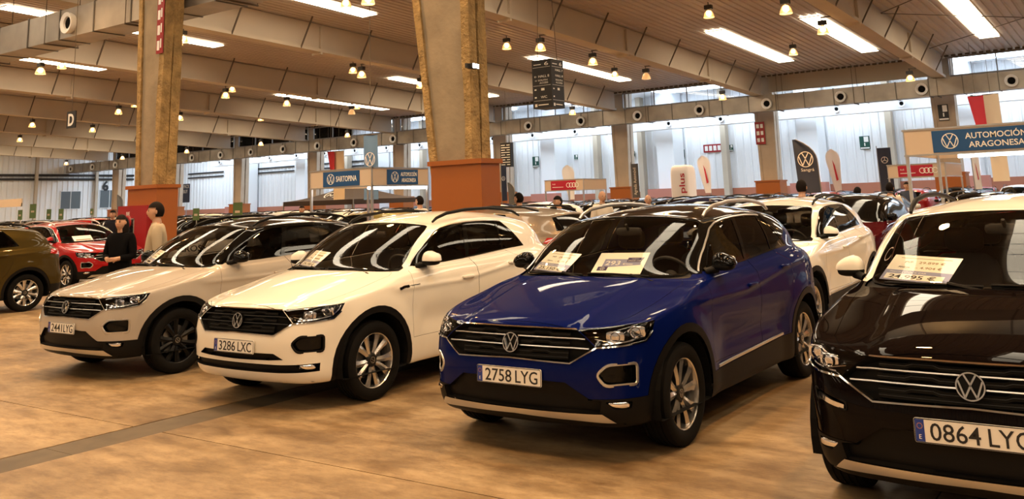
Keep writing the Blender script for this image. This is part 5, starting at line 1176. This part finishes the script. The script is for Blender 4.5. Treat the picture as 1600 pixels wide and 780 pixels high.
# ---------------------------------------------------------------- people
def person(label, loc, h, face, top, low, hair, pose='stand', bald=False, long_hair=False, shirt_open=None, clasp=False, coat=False):
    """one continuous body (skin modifier), clothes as shells that follow it, face built on the head; face = heading angle of the gaze"""
    k=h/1.75; e=empty('person',(loc[0],loc[1],0),face); tag(e,label,'person'); OBST.append((loc[0]-.35,loc[1]-.35,loc[0]+.35,loc[1]+.35))
    V=[];E=[];R=[]
    def ad(p,r,par=None): V.append(tuple(c*k for c in p)); R.append(r*k); 
    def vt(p,r,par=None):
        ad(p,r); i=len(V)-1
        if par is not None: E.append((par,i))
        return i
    pel=vt((0,0,.98),.135); wai=vt((0,0,1.12),.130,pel); che=vt((0,0,1.30),.150,wai); nk0=vt((-.01,0,1.46),.075,che); nk1=vt((.0,0,1.53),.056,nk0); hd=vt((.015,0,1.58),.065,nk1)
    for s in (1,-1):
        hp=vt((0,s*.10,.93),.095,pel); kn=vt((.02,s*.11,.50),.062,hp); an=vt((-.02,s*.11,.09),.045,kn); vt((.10,s*.125,.035),.038,an)
        sh=vt((-.01,s*.175,1.42),.066,che)
        if clasp: el=vt((.02,s*.235,1.12),.046,sh); wr=vt((.20,s*.09,1.10),.033,el)
        elif pose=='walk': el=vt((-.06,s*.225,1.14),.047,sh); wr=vt((.02,s*.235,.92),.034,el)
        else: el=vt((-.03,s*.225,1.14),.047,sh); wr=vt((.03,s*.225,.90),.034,el)
        d=np.array(V[wr])/k-np.array(V[el])/k; d/=np.linalg.norm(d); pa=np.array(V[wr])/k+d*.06; pm=vt(tuple(pa),.030,wr)
        sd=np.cross(d,(0,1,0)); sd/=np.linalg.norm(sd)+1e-9
        for j,(o,l) in enumerate(((-.024,.062),(-.008,.072),(.009,.066),(.024,.052))):
            a_=pa+d*.025+sd*o; b_=a_+d*l*.5+np.array([0,-s*.006,0]); c_=b_+d*l*.4+np.array([0,-s*.018,0]); f0=vt(tuple(a_),.010,pm); f1=vt(tuple(b_),.0095,f0); vt(tuple(c_),.008,f1)
        t0=vt(tuple(np.array(V[wr])/k+d*.03-sd*.030),.011,pm); vt(tuple(np.array(V[wr])/k+d*.07-sd*.048),.009,t0)
    me=bpy.data.meshes.new('body'); me.from_pydata(V,E,[]); bo=link('body',me,e); md=bo.modifiers.new('skin','SKIN'); md.use_smooth_shade=True
    for i,r in enumerate(R): sv=me.skin_vertices[0].data[i]; sv.radius=(r*(1.25 if i in (0,1,2) else 1),r); sv.use_root=(i==0)
    for i in (0,1,2): me.skin_vertices[0].data[i].radius=(R[i]*1.22,R[i]*.86)
    su=bo.modifiers.new('sub','SUBSURF'); su.levels=1; su.render_levels=1
    dg=bpy.context.evaluated_depsgraph_get(); m2=bpy.data.meshes.new_from_object(bo.evaluated_get(dg)); bo.modifiers.clear(); bo.data=m2; m2.materials.clear()
    m2.materials.append(MATS['skin']); m2.shade_smooth()
    # clothes: shells of the same surface pushed out
    co=np.array([v.co[:] for v in m2.vertices])/k; nr=np.array([v.normal[:] for v in m2.vertices]); hand=lambda c: (c[2]<.93 and abs(c[1])>.19) or (clasp and c[0]>.185 and c[2]<1.2 and abs(c[1])<.16)
    def shell(nm,mat,test,off):
        ids=[p.index for p in m2.polygons if test(np.mean(co[list(p.vertices)],axis=0))]
        used=sorted({v for i in ids for v in m2.polygons[i].vertices}); mp={v:i for i,v in enumerate(used)}
        if not used: return
        mb=MB(); P=co[used]*k; Nn=nr[used]; mb.add(P+Nn*off,[tuple(mp[v] for v in m2.polygons[i].vertices) for i in ids]); return mb.obj(nm,mat,e,180,fix=False)
    shell('sweater' if not coat else 'coat',top,lambda c: c[2]>(.90 if not coat else .62) and c[2]<1.485 and not hand(c),.014)
    shell('trousers',low,lambda c: .10<c[2]<1.0 and not hand(c) and abs(c[1])<.2,.008); shell('shoes','ink',lambda c: c[2]<=.11,.006)
    # head
    hz=1.635; n,kk=20,16; v=[];f=[]
    for i in range(kk+1):
        ph=-PI/2+PI*i/kk
        for j in range(n):
            th=2*PI*j/n; cx,cy,cz=math.cos(ph)*math.cos(th),math.cos(ph)*math.sin(th),math.sin(ph)
            w_=1-.28*max(0,-cz)**1.5; x=cx*.097*(1-.10*max(0,-cz)); y=cy*.076*w_; z=cz*.118
            if cx>0: x+= .020*math.exp(-((y/.014)**2+((z+.010)/.022)**2)) - .010*(math.exp(-(((abs(y)-.032)/.014)**2+((z-.014)/.012)**2))) + .008*math.exp(-((y/.026)**2+((z+.052)/.010)**2)) + .010*max(0,-cz)**3
            v.append(((x+.018)*k,y*k,(z+hz)*k))
    for i in range(kk):
        for j in range(n): f.append((i*n+j,i*n+(j+1)%n,(i+1)*n+(j+1)%n,(i+1)*n+j))
    mb=MB(); mb.add(v,f); head=mb.obj('head','skin',e,180)
    for s in (1,-1):
        mb=MB(); q,g_=superblob((.102*k,s*.031*k,(hz+.014)*k),(.010*k,.014*k,.007*k),1,10,6); mb.add(q,g_); mb.obj('eye','ink',head,180)
        mb=MB(); q,g_=superblob((.008*k,s*.078*k,(hz+.0)*k),(.018*k,.010*k,.030*k),1,10,6); mb.add(q,g_); mb.obj('ear','skin',head,180)
        if not bald: mb=MB(); mb.tube([(.104*k,s*.018*k,(hz+.031)*k),(.100*k,s*.046*k,(hz+.032)*k)],.004*k,5); mb.obj('eyebrow',hair,head)
    mb=MB(); q,g_=superblob((.106*k,0,(hz-.055)*k),(.008*k,.024*k,.006*k),1,10,6); mb.add(q,g_); mb.obj('mouth','brick_pink',head,180)
    if not bald:
        hv=[];hf=[]; keep={}
        mb=MB(); vv=[((x/k-.018)*1.10-.004,y/k*1.13,(z/k-hz)*1.08+.006) for x,y,z in v]
        ff=[q for q in f if (lambda c: c[2]>.045 or (c[0]<-.01 and c[2]>-.06))(np.mean([vv[i] for i in q],axis=0))]
        mb.add([((x+.018)*k,y*k,(z+hz)*k) for x,y,z in vv],ff)
        if long_hair:
            q,g_=superblob((-.030*k,0,(hz-.10)*k),(.072*k,.104*k,.20*k),.8,16,10); mb.add(q,g_)
        mb.obj('hair',hair,head,180,fix=False)
    return e
pm=atD(243,400,12.); person('man in a beige knitted sweater beside the beige-grey car',(pm[0],pm[1]),1.81,-2.2,'knit_beige','jeans','hair')
pw=atD(188,400,13.2); person('woman with long dark hair in a black coat, hands held together',(pw[0],pw[1]),1.66,-1.15,'cloth_black','cloth_black','hair',clasp=True,long_hair=True,coat=True)
for i,(px,py,H_,Yd,top,hair,bald,label,fc) in enumerate((
  (656,306,1.76,21.,'cloth_white','hair',False,'man in a white shirt standing under the dealer stand sign',PI),
  (811,302,1.80,18.5,'cloth_dark','hair',False,'dark-haired man seen in profile beyond the taupe car',PI),
  (872,307,1.74,18.,'cloth_dark','hair',False,'man with short dark hair before the red four-ring stand',-2.),
  (940,299,1.78,19.5,'cloth_white','hair',True,'bald man in a pale shirt looking down beside the far column box',-.6),
  (1012,305,1.70,20.5,'cloth_white','hair',True,'bald head bending between the far cars near the black upright banner',-1.),
  (1251,282,1.82,15.05,'cloth_white','hair',False,'person with thick dark hair seen from behind near the feather flag',1.6),
  (1339,293,1.72,19.6,'cloth_dark','hair',False,'dark-haired person mostly hidden behind the dark red car',1.4),
  (1389,286,1.76,19.5,'cloth_white','hair',False,'person with dark hair and pale shirt by the red four-ring sign',1.5),
  (177,329,1.74,26.,'cloth_dark','hair',False,'distant person partly hidden behind the woman in black',-1.),
  (472,322,1.66,28.,'cloth_dark','hair',False,'distant person under the black gazebo',-1.2),
  (1416,285,1.75,30.,'jeans','hair',False,'distant person in blue beneath the dark red four-ring sign',-1.5))):
    q=atD(px,py,Yd); person(label,(q[0],q[1]),min(1.86,max(1.6,q[2])),fc,top,'cloth_dark',hair,bald=bald)
# card in the windscreen of the red car
e=MB(); e.box((0,0,-.002),(.46,.20,0)); c_=e.obj('price_card','paper'); rb=lambda q: car_point((-21.4,12.55),0.,q)
bl,br,tl=rb((-.36,-.50,1.09)),rb((-.32,-.02,1.10)),rb((-.56,-.47,1.24)); c_.matrix_world=frame(bl,br-bl,tl-bl); tag(c_,'white price card behind the windscreen of the red car','price card'); MB().box((.05,.02,0),(.42,.06,.001)).obj('print','ink_grey',c_)

# dark lettering that shows through the windscreen of the beige-grey car, stuck inside its far door window
p_=atX(300,388,-9.559-.74); o_=empty('window_lettering',(p_[0],p_[1],p_[2])); tag(o_,'dark lettering reading CROSS inside the beige-grey car','lettering')
text('letters','CROSS',.075,'cloth_black',o_,frame(Vector((0,0,-.04)),Vector((0,1,0)),Vector((0,0,1))),w=.42,depth=.002,bold=.01)
# ---------------------------------------------------------------- rows of parked cars filling the hall
NM={'paint_dark':'dark grey','paint_white':'white','paint_silver':'silver','paint_black':'black','paint_navy':'navy blue','paint_taupe':'taupe','paint_red':'red'}
rg=random.Random(11); cols=['paint_dark','paint_white','paint_black','paint_silver','paint_black','paint_white','paint_taupe','paint_navy','paint_dark','paint_red']
def foot(X,Y,rz):
    P=[(X+a*math.cos(rz)-b*math.sin(rz),Y+a*math.sin(rz)+b*math.cos(rz)) for a in (.95,-3.55) for b in (1.05,-1.05)]
    return min(q[0] for q in P),min(q[1] for q in P),max(q[0] for q in P),max(q[1] for q in P)
def row(xs, Y, rz, where, jit=.10):
    for X in xs:
        X+=rg.uniform(-.12,.12); F_=foot(X,Y,rz)
        if any(F_[0]<o_[2] and F_[2]>o_[0] and F_[1]<o_[3] and F_[3]>o_[1] for o_ in OBST): continue
        OBST.append((F_[0]+.08,F_[1]+.12,F_[2]-.08,F_[3]-.12))
        c_=cols[rg.randrange(len(cols))]; s_=rg.choice(((1,1,1),(1,1,.97),(.97,.98,.95),(1.04,1.02,1.03),(1.02,1,.93)))
        far_car(FM,(X,Y+rg.uniform(-jit,jit)),rz,c_,(rf:=c_ if rg.random()<.75 or c_=='paint_black' else 'gloss_black'),'%s car%s parked %s'%(NM[c_],'' if rf==c_ else ' with black roof',where),'cars in the rows behind',s_)
for q in (((-10.8,12.55),PI),((-16.9,12.5),PI),((-4.9,16.6),RZ),((-19.6,18.6),PI),((-4.32,10.85),RZ),((-21.4,12.55),0.),((-18.05,6.05),RZ)): OBST.append(foot(q[0][0],q[0][1],q[1]))
row([-1.2,-7.9,2.0],16.4,RZ,'near the beige dealer stand'); row([-1.2,1.8],10.9,RZ,'nose to tail behind the black car'); row([-1.3-2.9*k for k in range(12)],21.9,RZ,'in the row just beyond the dealer stands')
for Y,rz,x0,n,wh in ((29.6,-RZ,-1.,20,'in the row before the four-ring stands'),(31.8,RZ,-2.,22,'in the row level with the four-ring stands'),(39.6,-RZ,1.,24,'in the row by the dark blue feather flag'),(41.8,RZ,-1.,25,'in the row beside the black gazebo'),(49.6,-RZ,2.,27,'in the row of the white drop flags'),(51.6,RZ,-3.,26,'in the row before the far columns'),(61.2,RZ,0.,27,'in the aisle beyond the far columns')): row([x0-2.95*k for k in range(n)],Y,rz,wh)
wh='in the block by the left end wall'
row([-28.,-34.,-40.5,-47.],9.4,0.,wh); row([-29.,-36.,-43.,-50.],12.9,0.,wh); row([-31.,-38.,-45.],16.2,0.,wh); row([-21.2-2.95*k for k in range(1,3)],6.05,RZ,'beyond the olive green car in the front row')
